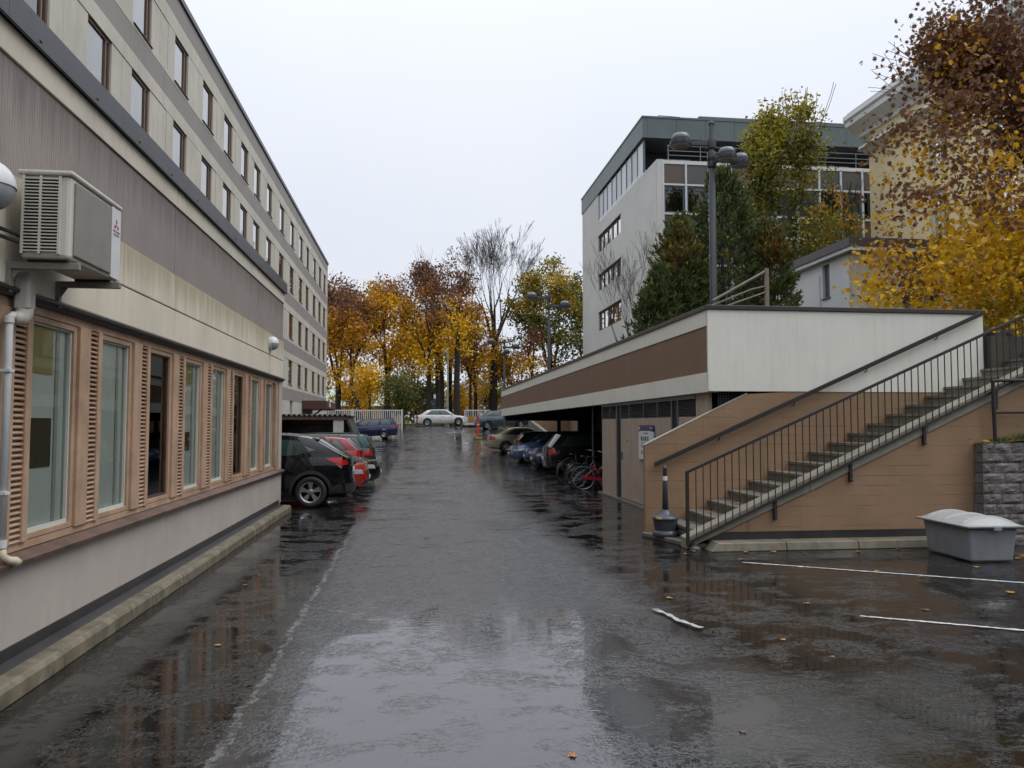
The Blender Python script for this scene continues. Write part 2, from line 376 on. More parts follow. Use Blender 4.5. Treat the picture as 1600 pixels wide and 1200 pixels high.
# roof-edge flashing with seams and fixings
a = -15.0
while a < YE+.05:
    b_ = min(a + 2.05, YE+.06)
    f = MB(); f.prism([(XW-.1, 4.83), (XW+.055, 4.81), (XW+.06, 4.59), (XW+.04, 4.585), (XW+.03, 4.60), (XW-.1, 4.60)], 1, a+.002, b_-.002)
    o = f.build('roof_flashing', M_FLASH, wing)
    q = a + .45
    while q < b_:
        MB().lathe([(.014, 0), (.011, .006)], 8, (XW+.061, q, 4.64), 'x').build('rivet', M_TRIM, o); q += 1.02
    a = b_
MB().prism([(XW-.1, 2.72), (XW-.1, 2.772), (XW+.03, 2.772), (XW+.055, 2.755), (XW+.055, 2.735), (XW+.03, 2.73), (XW+.02, 2.705), (XW-.06, 2.70)], 1, -15, YE-.02).build('window_head_trim', M_TRIM, wing)
# sill: weathered wood rail on a dark drip board
a = -15.0
while a < YE-.1:
    b_ = min(a + 3.1, YE-.02)
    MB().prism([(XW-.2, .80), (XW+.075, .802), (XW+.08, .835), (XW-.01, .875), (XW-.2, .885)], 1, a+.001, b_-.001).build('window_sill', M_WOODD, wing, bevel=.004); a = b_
MB().box(XW-.16, XW-.035, -15, YE-.35, .882, .935).build('bottom_rail', M_WOOD, wing)
MB().box(XW-.16, XW-.03, -15, YE-.35, 2.635, 2.70).build('top_rail', M_WOOD, wing)
MB().box(XW-.3, XW-.004, YE-.36, YE-.01, .80, 2.71).build('end_pilaster', M_PLINTH, wing)
# louvre slat, shared mesh
def slat_mesh(wd):
    m = MB(); m.prism([(-.045, .012), (0, -.016), (.004, -.006), (-.04, .022)], 1, 0, wd); return m.mesh('louvre_slat', M_WOOD)
slat = slat_mesh(.168)
PER = 1.279; W0 = 6.18
dark = (2, 5)
SLATZ = frange(.955, 2.62, .0415)
for k_ in range(-6, 8):
    y0 = W0 + k_ * PER; y1 = y0 + .72
    # posts either side of the louvre strip (strip lies before the window)
    MB().box(XW-.14, XW-.012, y0-.125, y0-.045, .936, 2.634).build('window_post', M_WOOD, wing, bevel=.006)
    MB().box(XW-.14, XW-.012, y0-.513, y0-.298, .936, 2.634).build('window_post', M_WOOD, wing, bevel=.006)
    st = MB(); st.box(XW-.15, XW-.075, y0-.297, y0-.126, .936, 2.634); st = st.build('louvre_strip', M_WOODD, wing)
    if k_ >= -1:
        if k_ <= 5:
            for z in SLATZ:
                o = link('louvre_slat', slat, st); o.location = (XW-.022, y0-.295, z)
        else:
            m = MB()
            for z in SLATZ: m.prism([(XW-.067, z+.012), (XW-.022, z-.016), (XW-.018, z-.006), (XW-.062, z+.022)], 1, y0-.295, y0-.127)
            o = m.build('louvre_slats', M_WOOD, st); o['kind'] = 'stuff'
    wn = link('window', None, wing); wn.name = 'window'
    wn.location = (0, 0, 0)
    fr = MB()
    for (a, b_, c, d) in ((y0-.044, y0+.012, .94, 2.633), (y1-.012, y1+.044, .94, 2.633), (y0+.012, y1-.012, .94, .985), (y0+.012, y1-.012, 2.585, 2.633)):
        fr.box(XW-.13, XW-.04, a, b_, c, d)
    fr.build('frame', M_WOOD, wn, bevel=.004)
    # thin white bead round the pane
    bd = MB()
    for (a, b_, c, d) in ((y0+.012, y0+.03, .985, 2.585), (y1-.03, y1-.012, .985, 2.585), (y0+.03, y1-.03, .985, 1.012), (y0+.03, y1-.03, 2.57, 2.585)):
        bd.box(XW-.115, XW-.062, a, b_, c, d)
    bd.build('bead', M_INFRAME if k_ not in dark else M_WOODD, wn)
    MB().add([(XW-.085, y0+.03, 1.012), (XW-.085, y1-.03, 1.012), (XW-.085, y1-.03, 2.57), (XW-.085, y0+.03, 2.57)], [(0,1,2,3)]).build('pane', M_PANE, wn)
    if k_ not in dark:
        cu = MB(); rr = random.Random(k_)
        def cf(u, v, y0=y0, y1=y1): return (XW-.107 + .003 * math.sin(u * 30 + 1.2 * v), lerp(y0-.02, y1+.02, u), lerp(.95, 2.62, v))
        cu.grid(cf, 60, 3); cu.build('curtain', M_CURT, wn, smooth=True)
        MB().box(XW-.103, XW-.096, y1-.2, y1-.15, .95, 2.62).build('inner_frame', M_INFRAME, wn)
        if k_ in (0, 3):
            MB().box(XW-.103, XW-.099, y0+.03, y1-.25, 1.46, 1.85 if k_ == 0 else 1.7).build('notice_board', M_BROWNBOARD, wn)
            MB().box(XW-.103, XW-.099, y0+.03, y1-.25, 2.2 if k_ == 0 else 2.3, 2.62).build('warm_blind', M_YELLOWROOM, wn)
MB().box(XW-.12, XW-.012, 16.15, 16.25, .936, 2.634).build('window_post', M_WOOD, wing, bevel=.006)
MB().box(XW-.12, XW-.012, 16.30, 16.36, .936, 2.634).build('window_post', M_WOOD, wing, bevel=.006)
# wall lamps
M_LAMPW = mat('white_lamp_plastic', (.62, .63, .63), .35, .06, 6, .05)
M_LENS = plain('grey_lamp_lens', (.30, .32, .34), .2)
for (yy, zz, lab, s_) in ((5.33, 3.36, 'white round bulkhead lamp beside the air conditioner', 1.25), (15.25, 3.36, 'small white round wall lamp near the far corner of the low wing', 1.0)):
    t = thing('wall_lamp', lab, 'lamp', (XW, yy, zz), 0, 'round wall lamps on the low wing')
    rad = .135 * s_
    m = MB(); m.lathe([(rad*.96, 0), (rad, .03), (rad*.99, .05)], 28, (XW+.012, yy, zz), 'x'); m.build('base', M_LAMPW, t, smooth=False)
    def dome(u, v, lo, hi):
        th_ = lerp(lo, hi, u) ; ph_ = v * math.pi / 2
        r_ = rad * .97 * math.cos(ph_); return (XW + .06 + rad * .85 * math.sin(ph_), yy + r_ * math.cos(th_), zz + r_ * math.sin(th_))
    m = MB(); m.grid(lambda u, v: dome(u, v, math.pi+.0, 2*math.pi), 20, 8); m.build('lens', M_LENS, t, smooth=True)
    def hood(u, v):
        p_ = dome(u, v, -.02, math.pi+.02); c = Vector((XW+.06, yy, zz)); return tuple(c + (Vector(p_) - c) * 1.05)
    m = MB(); m.grid(hood, 20, 8); m.build('hood', M_LAMPW, t, smooth=True)
    MB().tube([(XW+.02, yy, zz-rad), (XW+.02, yy, 2.79)], .009, 6).build('conduit', M_LAMPW, t)
# air conditioner
M_AC = mat('aged_cream_enamel', (.55, .53, .47), .45, .1, 3, .08, 30, streak=.3, streakc=(.2, .16, .1))
M_ACG = mat('grey_intake_panel', (.225, .215, .19), .55, .14, 3, .3, 90)
M_DARK = plain('black_void', (.008, .008, .008), .7)
M_RED = plain('red_print', (.45, .03, .04), .4); M_INK = plain('grey_print', (.12, .12, .12), .5)
ac = thing('air_conditioner', 'cream outdoor air conditioner unit on wall brackets above the windows', 'air conditioner', (XW, 5.9, 2.9))
x0, x1, y0, y1, z0, z1 = -2.745, -2.4, 5.60, 6.50, 2.945, 3.55
MB().box(x0+.02, x1-.005, y0+.006, y1, z0, z1-.02).build('casing', M_AC, ac, bevel=.025)
MB().box(x0-.005, x1+.012, y0-.012, y1+.012, z1-.022, z1+.012).build('lid', M_AC, ac, bevel=.012)
g = MB(); g.box(x0+.05, x1-.075, y0-.001, y0+.02, z0+.05, z1-.045); g = g.build('side_grille', M_DARK, ac)
for q in range(23):
    z = z0 + .05 + q * (z1 - z0 - .1) / 22
    MB().box(x0+.04, x1-.07, y0-.012, y0+.004, z-.0042, z+.0042).build('grille_bar', M_AC, g)
for xx in (x0+.03, (x0+x1)/2-.03, x1-.078):
    MB().box(xx, xx+.016, y0-.0125, y0+.004, z0+.03, z1-.03).build('grille_upright', M_AC, g)
MB().box(x1-.006, x1+.012, y0+.06, y1-.2, z0+.03, z1-.05).build('front_panel', M_ACG, ac, bevel=.015)
MB().box(x1-.004, x1+.004, y1-.185, y1-.005, z0+.01, z1-.03).build('front_strip', M_LAMPW, ac, bevel=.004)
lg = MB(); cy_, cz_, s_ = y1-.095, z1-.165, .030
for ang in (90, 210, 330):      # three lozenges meeting at the middle
    a = R(ang); d = Vector((math.cos(a), math.sin(a))); e = Vector((-d.y, d.x))
    pts = [Vector((0,0)), d*s_*.95 + e*s_*.48, d*s_*1.75, d*s_*.95 - e*s_*.48]
    lg.add([(x1+.0055, cy_ + p.x*1.15, cz_ + p.y) for p in pts], [(0,1,2,3)])
lg.build('emblem', M_RED, ac)
for i, tx in enumerate(('MITSUBISHI', 'ELECTRIC')):
    cu = bpy.data.curves.new('lettering', 'FONT'); cu.body = tx; cu.size = .026; cu.align_x = 'CENTER'; cu.extrude = .0004
    to = bpy.data.objects.new('lettering_source', cu); lm_ = bpy.data.meshes.new_from_object(to); bpy.data.objects.remove(to)
    lm_.materials.clear(); lm_.materials.append(M_INK); o = link('lettering', lm_, ac)
    o.rotation_euler = (R(90), 0, R(90)); o.location = (x1+.0056, cy_, cz_-.06-.028*i)
for yy in (5.68, 6.42):
    m = MB(); m.box(XW+.01, x1+.04, yy-.02, yy+.02, 2.88, 2.93); m.prism([(XW+.01, 2.72), (XW+.045, 2.72), (XW+.045, 2.88), (XW+.01, 2.88)], 1, yy-.02, yy+.02)
    m.prism([(XW+.045, 2.80), (XW+.1, 2.88), (XW+.045, 2.88)], 1, yy-.004, yy+.004)
    m.build('bracket', M_ACG, ac, bevel=.004)
    MB().box(x0+.05, x1-.05, yy-.03, yy+.03, 2.93, 2.946).build('rubber_foot', M_DARK, ac)
for pz in (3.05, 3.1): MB().tube([(x0+.02, y0-.02, pz), (x0-.02, y0-.08, pz+.01), (XW+.02, y0-.12, pz+.03), (XW+.02, y0-.5, pz+.05)], .014, 7).build('refrigerant_pipe', M_DARK, ac)
m = MB(); m.prism([(XW+.012, 5.78), (XW+.10, 5.78), (XW+.115, 5.795), (XW+.115, 5.875), (XW+.10, 5.89), (XW+.012, 5.89)], 2, 2.62, 2.885)
m.build('pipe_cover', M_AC, ac, bevel=.012)
MB().tube([(XW+.06, 5.84, 2.64), (XW+.06, 5.83, 2.585), (XW+.06, 5.79, 2.55), (XW+.06, 5.71, 2.545)], [.055, .058, .055, .04], 14).build('cover_elbow', M_AC, ac, smooth=True)
# drain pipe with elbow, clips and spout
dp = thing('drainpipe', 'slim white plastic drainpipe below the air conditioner', 'pipe', (XW, 5.72, .9))
MB().tube([(XW+.05, 5.74, 2.55), (XW+.05, 5.70, 2.56), (XW+.05, 5.668, 2.54), (XW+.05, 5.658, 2.48), (XW+.05, 5.655, .93)], .026, 12).build('pipe', M_LAMPW, dp, smooth=True)
for zz in (2.5, .96): MB().lathe([(.032, 0), (.033, .05)], 14, (XW+.05, 5.655, zz)).build('collar', M_LAMPW, dp)
for zz in (2.16, 1.32): MB().box(XW-.01, XW+.08, 5.62, 5.69, zz, zz+.02).build('clip', M_LAMPW, dp)
MB().tube([(XW+.05, 5.655, .95), (XW+.055, 5.66, .9), (XW+.08, 5.69, .87), (XW+.11, 5.72, .862), (XW+.125, 5.735, .84)], [.028, .03, .028, .028, .03], 12).build('spout', mat('yellowed_plastic', (.52, .47, .34), .5, .2), dp, smooth=True)

# ------------------------------------------------------------------ tall block behind the wing
XT = -7.2; YT0, YT1 = 6.0, 62.2
M_TL = mat('pale_board_concrete', (.50, .475, .405), .75, .12, .8, .25, 50, streak=.35)
M_TG = mat('grey_band_concrete', (.265, .24, .225), .75, .1, .8, .2, 60, streak=.25)
M_TF = mat('brown_window_wood', (.13, .075, .05), .45, .2, 3, .1)
M_TSILL = plain('dark_sill', (.03, .03, .03), .4)
M_TPANE = glass('upper_window_glass', (.96, .98, .99), 1.3)
M_WCURT = mat('white_net_curtain', (.86, .87, .88), .85, .08, 2.5, .1, 12)
tall = thing('apartment_block', 'tall pale concrete block with grey bands and rows of brown windows', 'building', (XT, 34, 0))
MB().box(XT-14, XT-.42, YT0, YT1-.02, 0, 14.5).build('core', M_BLIND, tall)
MB().box(XT-14.1, XT-.0, YT1-.02, YT1+.2, 0, 14.5).build('gable_wall', M_TL, tall)
MB().box(XT-14.2, XT+.06, YT0, YT1+.25, 14.55, 14.72).build('roof_edge', M_FLASH, tall)
cols = [8.2, 11.3, 14.35, 17.4, 20.0, 23.3, 26.3, 29.15, 31.95, 34.5, 37.4, 40.9, 44.3, 47.7, 50.5, 54.0, 57.0, 59.8]
WW = 1.32
rows = [(4.08, 5.45), (6.70, 8.10), (9.36, 10.80), (12.0, 13.38)]
light = [(3.80, 5.84), (6.46, 8.50), (9.16, 11.22), (11.86, 13.88)]
bands = [(3.14, 3.80), (5.84, 6.46), (8.50, 9.16), (11.22, 11.86), (13.88, 14.55)]
bj = [YT0] + [y for y in (10.6, 16.6, 22.4, 28.5, 34.0, 40.2, 46.9, 53.2)] + [YT1]
for (a, b_) in bands:
    for p_, q in zip(bj, bj[1:]): MB().box(XT-.4, XT-.004, p_+.006, q-.006, a+.004, b_-.004).build('grey_band', M_TG, tall)
for (a, b_), (la, lb) in zip(rows, light):
    for p_, q in zip(bj, bj[1:]):
        MB().box(XT-.4, XT, p_+.006, q-.006, la+.004, a-.004).build('spandrel', M_TL, tall)
        MB().box(XT-.4, XT, p_+.006, q-.006, b_+.004, lb-.004).build('lintel', M_TL, tall)
    ed = [YT0] + [e for c in cols for e in (c, c+WW)] + [YT1]
    for p_, q in zip(ed[::2], ed[1::2]):
        mid = [p_] + [p_ + (q-p_)*t for t in ((.34, .68) if q - p_ > 1.3 else (.5,))] + [q]
        for r_, s_ in zip(mid, mid[1:]):
            MB().box(XT-.4, XT-.006 - .01*((int(r_*7)) % 2), r_+.004, s_-.004, a, b_).build('pier_panel', M_TL, tall)
# windows: shared meshes
def win_meshes():
    f = MB(); X0, X1 = -.2, -.13; H = 1.4
    for (a, b_, c, d) in ((0, .07, 0, H), (WW-.07, WW, 0, H), (.07, WW-.07, 0, .07), (.07, WW-.07, H-.07, H), (WW-.27, WW-.21, .07, H-.07)): f.box(X0, X1, a, b_, c, d)
    fm = f.mesh('frame', M_TF)
    p = MB(); p.add([(-.165, .07, .07), (-.165, WW-.27, .07), (-.165, WW-.27, H-.07), (-.165, .07, H-.07)], [(0,1,2,3)]); pm = p.mesh('pane', M_TPANE)
    p2 = MB(); p2.add([(-.165, WW-.21, .07), (-.165, WW-.07, .07), (-.165, WW-.07, H-.07), (-.165, WW-.21, H-.07)], [(0,1,2,3)]); pm2 = p2.mesh('pane', M_TPANE)
    s = MB(); s.prism([(-.2, .0), (-.035, -.03), (-.035, -.045), (-.2, -.02)], 1, -.03, WW+.03); sm = s.mesh('sill', M_TSILL)
    c = MB(); c.grid(lambda u, v: (-.205 + .012*math.sin(u*40), lerp(.02, WW-.02, u), lerp(.02, H-.02, v)), 40, 1); cm = c.mesh('curtain', M_WCURT, True)
    c2 = MB(); c2.grid(lambda u, v: (-.205 + .012*math.sin(u*20), lerp(.02, WW*.45, u), lerp(.02, H-.02, v)), 20, 1); cm2 = c2.mesh('curtain', M_WCURT, True)
    return fm, pm, pm2, sm, cm, cm2
FM, PM, PM2, SM, CM, CM2 = win_meshes()
rr = random.Random(11)
for (a, b_) in rows:
    for c in cols:
        wn = bpy.data.objects.new('window', None); col.objects.link(wn); wn.parent = tall
        wn.matrix_parent_inverse = Matrix.Translation(-Vector(tall.location)); wn.location = (XT+.075, c, a+.0); wn.scale = (1, 1, (b_-a)/1.4)
        for nm, me in (('frame', FM), ('pane', PM), ('pane', PM2), ('sill', SM)): link(nm, me, wn)
        q = rr.random()
        if q < .78: link('curtain', CM, wn)
        elif q < .88: link('curtain', CM2, wn)
# ground storey of the block
MB().box(XT-.4, XT-.004, YT0, 44.9, 0, 3.13).build('ground_wall', M_TL, tall)
MB().box(XT-.4, XT-.004, 45.9, YT1-.02, 0, 3.13).build('ground_wall', M_TL, tall)
MB().box(XT-.4, XT-.004, 44.9, 45.9, 0, 2.2).build('ground_wall', M_TL, tall)
MB().box(XT-.3, XT-.15, 44.9, 45.9, 2.2, 3.0).build('ground_window', M_TF, tall)
M_CANO = mat('dark_red_canopy', (.085, .035, .028), .5, .2)
cp = MB(); cp.prism([(XT, 2.75), (XT+1.5, 2.75), (XT+1.55, 2.82), (XT+1.55, 3.25), (XT+1.5, 3.3), (XT, 3.3)], 1, 49.5, 54.5)
cp = cp.build('entrance_canopy', M_CANO, tall, bevel=.03)
MB().box(XT+1.56, XT+1.6, 50.5, 51.1, 2.9, 3.2).build('canopy_sign', M_LAMPW, cp)
MB().tube([(XT+1.2, 49.8, 2.75), (XT+.02, 49.8, 1.9)], .06, 6).build('canopy_stay', M_CANO, cp)
# ------------------------------------------------------------------ parking garage on the right
M_GW = mat('off_white_render', (.73, .71, .625), .75, .06, .9, .7, 60, streak=.22, streakc=(.40, .38, .31), bd=.006)
M_GB = mat('brown_render', (.20, .12, .072), .7, .1, 1.2, .25, 90, streak=.15)
M_CAP = mat('dark_brown_cap', (.04, .032, .028), .4, .2, 2, .1)
def tan():
    m, n, b = nmat('tan_board_formed_concrete'); p = pos(n); c = (.27, .168, .095)
    cc = mixc(n, ramp(n, tnoise(n, p, 1.1, 6, .68), .28, .72), mul(c, .80), mul(c, 1.16))
    cc = mixc(n, maths(n, 'MULTIPLY', ramp(n, tnoise(n, p, 1.7, 7, .78, .4), .60, .68), .42), cc, (.36, .27, .19))     # salt bloom
    dr = tnoise(n, pos(n, (14, 14, .5)), 1.0, 5, .7); big = tnoise(n, p, .6, 3)
    cc = mixc(n, maths(n, 'MULTIPLY', maths(n, 'MULTIPLY', ramp(n, dr, .55, .7), ramp(n, big, .45, .6)), .6), cc, (.09, .055, .03))   # rain runs
    sep = n.nodes.new('ShaderNodeSeparateXYZ'); n.links.new(p, sep.inputs[0])
    bd_ = maths(n, 'FRACT', maths(n, 'DIVIDE', sep.outputs['Z'], .147))
    seam = maths(n, 'MULTIPLY', maths(n, 'LESS_THAN', bd_, .07), ramp(n, tnoise(n, pos(n, (1, 1, 6)), 1.6, 4), .44, .60))
    cc = mixc(n, maths(n, 'MULTIPLY', seam, .7), cc, mul(c, .42))
    n.links.new(cc, b.inputs['Base Color']); b.inputs['Roughness'].default_value = .7
    nb = bumpn(n, tnoise(n, pos(n, (1, 1, 9)), 6, 4), .35, .004); nb = bumpn(n, tnoise(n, p, 45, 4), .3, .003, nb)
    n.links.new(bumpn(n, seam, -.5, .004, nb), b.inputs['Normal']); return m
M_TAN = tan()
M_SLATW = mat('taupe_boards', (.40, .315, .245), .65, .1, 2, .15, 40, streak=.25)
M_CONC = mat('wet_grey_concrete', (.16, .15, .125), .45, .35, 2.5, .4, 40, streak=.55, streakc=(.035, .032, .025))
M_CONCL = mat('pale_concrete', (.33, .31, .25), .6, .2, 2.5, .3, 40, streak=.3)
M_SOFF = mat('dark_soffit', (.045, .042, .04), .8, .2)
M_STEEL = mat('galvanised_steel', (.16, .165, .17), .45, .2, 4, .05, metal=.6)
M_RAIL = mat('dark_brown_steel', (.02, .014, .011), .6, .2, 4, .05)
XG, YG0, YG1 = 4.75, 12.19, 43.6
gar = thing('parking_garage', 'low parking garage with white and brown striped fascia', 'garage', (7, 28, 0))
fj = [YG0, 15.6, 20.6, 25.6, 30.6, 35.6, 39.6, YG1]
zo = lambda y: -.07 * (y - YG0) / (YG1 - YG0)
for a, b_ in zip(fj, fj[1:]):
    for (nm, z0, z1, dx, mt) in (('fascia_lower_panel', 2.335, 2.66, 0, M_GW), ('fascia_brown_panel', 2.664, 3.43, .015, M_GB), ('fascia_upper_panel', 3.434, 3.70, 0, M_GW)):
        A = [(XG+dx, a+.003, z0+zo(a)), (XG+.2, a+.003, z0+zo(a)), (XG+.2, a+.003, z1), (XG+dx, a+.003, z1)]
        B = [(XG+dx, b_-.003, z0+zo(b_)), (XG+.2, b_-.003, z0+zo(b_)), (XG+.2, b_-.003, z1), (XG+dx, b_-.003, z1)]
        MB().hexa(A, B).build(nm, mt, gar)
    MB().box(XG-.03, XG+.24, a, b_, 3.702, 3.775).build('coping', M_CAP, gar, bevel=.008)
XE = 9.72
MB().box(XG+.004, XE, YG0-.05, YG0-.002, 2.345, 3.70).build('end_panel', M_GW, gar, bevel=.004)
MB().box(XG-.03, XE+.03, YG0-.08, YG0-.001, 3.702, 3.775).build('coping', M_CAP, gar, bevel=.008)
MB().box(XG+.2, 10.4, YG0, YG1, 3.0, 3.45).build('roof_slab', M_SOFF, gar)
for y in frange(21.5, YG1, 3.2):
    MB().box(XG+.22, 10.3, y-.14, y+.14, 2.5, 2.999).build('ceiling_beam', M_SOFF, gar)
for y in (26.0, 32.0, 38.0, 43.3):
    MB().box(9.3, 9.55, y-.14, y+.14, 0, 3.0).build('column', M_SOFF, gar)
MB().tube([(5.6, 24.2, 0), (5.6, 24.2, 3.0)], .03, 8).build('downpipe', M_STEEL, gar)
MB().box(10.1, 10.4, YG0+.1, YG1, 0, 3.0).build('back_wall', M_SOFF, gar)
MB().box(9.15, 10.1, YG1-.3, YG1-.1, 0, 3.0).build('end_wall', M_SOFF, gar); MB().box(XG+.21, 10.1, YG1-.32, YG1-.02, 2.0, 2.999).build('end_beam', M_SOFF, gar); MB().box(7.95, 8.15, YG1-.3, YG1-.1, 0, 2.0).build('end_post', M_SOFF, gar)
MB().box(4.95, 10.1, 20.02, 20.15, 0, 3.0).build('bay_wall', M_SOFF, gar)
# boarded store front (faces the lane)
XS = 4.85
brd = MB().prism([(0, 0), (.004, 0), (.012, .012), (.012, .108), (.004, .12), (0, .12)], 2, 0, 1.0).mesh('board', M_SLATW)
def boards(y0, y1, z0, z1, nm, par):
    back = MB().box(XS+.012, XS+.07, y0, y1, z0, z1).build(nm, M_SLATW, par)
    n_ = max(1, round((y1-y0)/.115)); wd = (y1-y0)/n_
    for q in range(n_):
        o = link('board', brd, back); o.location = (XS+.012, y0+q*wd, z0); o.scale = (-1, wd/.121, z1-z0)
sf = gar
boards(18.42, 19.9, .04, 1.935, 'store_boarding', gar)
boards(14.3, 18.02, .06, 1.935, 'store_door', gar)
boards(13.0, 13.9, .06, 1.935, 'store_boarding', gar)
boards(12.42, 13.0, .06, 2.33, 'corner_boarding', gar)
for (a, b_) in ((18.32, 18.42), (13.9, 13.96), (14.24, 14.3)):
    MB().box(XS-.01, XS+.08, a, b_, .0, 2.33).build('steel_post', M_STEEL, gar)
MB().box(XS+.02, XS+.06, 18.02, 18.32, .02, 2.3).build('door_gap', M_DARK, gar)
MB().box(XS+.02, XS+.06, 13.96, 14.24, .02, 2.3).build('door_gap', M_DARK, gar)
MB().box(XS-.012, XS+.1, 13.0, 19.9, 2.25, 2.34).build('head_beam', M_STEEL, gar)
ldark = MB().box(XS+.1, XS+.12, 13.0, 19.9, 1.93, 2.26).build('louvre_void', M_DARK, gar)
lm = MB().prism([(0, 0), (.05, .022), (.05, .026), (0, .004)], 1, 0, 1).mesh('louvre_blade', M_STEEL)
for (a, b_) in ((18.45, 19.0), (19.05, 19.88), (17.3, 18.0), (16.15, 17.25), (15.2, 16.1), (14.32, 15.15), (13.05, 13.88)):
    MB().box(XS-.004, XS+.06, b_, b_+.045, 1.94, 2.25).build('louvre_post', M_STEEL, ldark)
    for q in range(9):
        o = link('louvre_blade', lm, ldark); o.location = (XS+.01, a, 1.945 + q*.034); o.scale = (1, b_-a, 1)
MB().box(XS-.03, XS-.005, 17.86, 17.92, .98, 1.14).build('door_handle', M_STEEL, gar)
MB().lathe([(.018, 0), (.016, -.01)], 10, (XS, 17.45, 1.42), 'x').build('door_lock', M_DARK, gar)
MB().box(XS-.1, XS+.2, 12.4, 20.0, 0, .04).build('threshold', M_CONC, gar)
# mesh screen on the end of the store
MB().box(5.05, 9.6, 12.45, 12.6, 0, 3.0).build('end_void', M_DARK, gar)
ms = MB()
for q in frange(5.0, 6.0, .045): ms.box(q-.003, q+.003, 12.34, 12.346, 1.6, 2.34)
for q in frange(1.6, 2.34, .045): ms.box(5.0, 6.0, 12.347, 12.353, q-.003, q+.003)
o = ms.build('wire_mesh', M_STEEL, gar); o['kind'] = 'stuff'
# garage floor edge line and information sign
M_SIGNW = mat('sign_white', (.68, .71, .72), .35, .03, 5, 0); M_SIGNB = plain('sign_blue', (.035, .04, .13), .35)
sg = thing('information_sign', 'white waste sorting sign with blue header on the store door', 'sign', (XS, 15.8, 1.1))
SX = XS-.012
m = MB(); ys0, ys1 = 15.33, 16.37
m.box(SX-.03, SX-.005, ys0, ys1, 1.05, 1.66); m.build('board', M_SIGNW, sg)
m = MB(); pts = [(ys0, 1.78), (ys1, 1.78), (ys1, 1.64)] + [(lerp(ys1, ys0, t), 1.64 + .045*math.sin(math.pi*t)) for t in (.15,.3,.45,.6,.75,.9)] + [(ys0, 1.64)]
m.prism(pts, 0, SX-.033, SX-.006); m.build('header', M_SIGNB, sg)
cl = [plain('sign_ink%d' % i, c, .5) for i, c in enumerate(((.05,.05,.06), (.12,.18,.13), (.07,.05,.05), (.16,.17,.17), (.3,.36,.06), (.1,.12,.3), (.08,.12,.2)))]
for i in range(4): MB().box(SX-.033, SX-.03, 16.20-.15*i-.1, 16.20-.15*i, 1.45, 1.54).build('pictogram', cl[i], sg)
for i in range(3): MB().box(SX-.033, SX-.03, 16.20-.15*i-.1, 16.20-.15*i, 1.16, 1.24).build('pictogram', cl[4+i], sg)
rr = random.Random(5)
for i in range(4):
    for j in range(7):
        MB().box(SX-.0325, SX-.03, 16.20-.15*i-rr.uniform(.05,.11), 16.20-.15*i, 1.42-.022*j, 1.428-.022*j).build('print_line', cl[3], sg)
MB().box(SX-.033, SX-.03, 15.68, 16.0, 1.60, 1.625).build('heading', cl[3], sg)
MB().box(SX-.033, SX-.03, 15.36, 15.5, 1.40, 1.408).build('print_line', cl[0], sg)
MB().box(SX-.036, SX-.033, 16.28, 16.35, 1.69, 1.75).build('emblem', M_SIGNW, sg)
MB().box(SX-.036, SX-.033, 15.36, 15.56, 1.715, 1.73).build('header_text', M_SIGNW, sg)

# ------------------------------------------------------------------ stairs
YB, YF = 12.15, 10.8
st = thing('concrete_stairs', 'outdoor concrete stairs climbing right beside the tan wall', 'stairs', (4, 11.4, 0))
slope = .4515
def line(x): return .093 + slope * (x - 3.872)
nose0, run, rise = 4.03, .3525, .1555
step = MB(); step.prism([(0, 0), (0, rise-.045), (-.025, rise-.04), (-.025, rise), (run+.06, rise), (run+.06, -.12), (.1, -.12)], 1, YF+.22, YB-.005)
stm = step.mesh('step', M_CONC)
NST = 24
for k_ in range(NST):
    o = link('step', stm, st); o.location = (nose0 + k_*run, 0, .105 + k_*rise)
    o.matrix_parent_inverse = Matrix.Translation(-Vector(st.location))
MB().prism([(3.60, YB-.01), (3.98, YF+.05), (4.3, YF+.05), (4.3, YB-.01)], 2, 0, .065).build('bottom_slab', M_CONC, st, bevel=.01)
XR = 12.6
# front wall: tan face, dark foot, sloping pale stringer
MB().prism([(4.05, .235), (4.42, .235), (XR, .235), (XR, line(XR)-.11), (4.42, line(4.42)-.10)], 1, YF+.005, YF+.2).build('front_wall', M_TAN, st)
MB().box(4.2, XR, YF-.002, YF+.19, .0, .232).build('wall_foot', M_TAR, st)
M_STRG = mat('stringer_concrete', (.245, .225, .175), .55, .25, 3, .3, 40, streak=.4)
sj = [3.86] + [3.86 + 1.9*q for q in range(1, 5)] + [XR]
for a, b_ in zip(sj, sj[1:]):
    MB().prism([(a+.002, max(0.0, line(a)-.135)), (b_-.002, line(b_)-.135), (b_-.002, line(b_)+.075), (a+.002, line(a)+.075)], 1, YF-.02, YF+.24).build('stringer', M_STRG, st, bevel=.01)
# back wall of the stairs
bw = [(3.67, 0), (3.67, 1.457), (5.42, 2.30), (6.15, 2.342), (XE-.02, 2.342), (XE-.02, .4), (6, 0)]
MB().prism(bw, 1, YB, YB+.09).build('back_wall', M_TAN, st)
MB().prism([(3.66, 1.454), (3.66, 1.470), (5.42, 2.320), (5.42, 2.303)], 1, YB-.006, YB+.095).build('wall_coping', M_CONCL, st)
# upper landing and planter wall beyond the end panel
MB().prism([(XE+.05, 12.03), (XE+3.2, 12.03), (XE+3.2, 13.3), (XE+.05, 13.3)], 2, 2.5, 3.32).build('planter_wall', mat('mossy_dark_wall', (.055, .05, .035), .8, .4, 3, .4, 25), st)
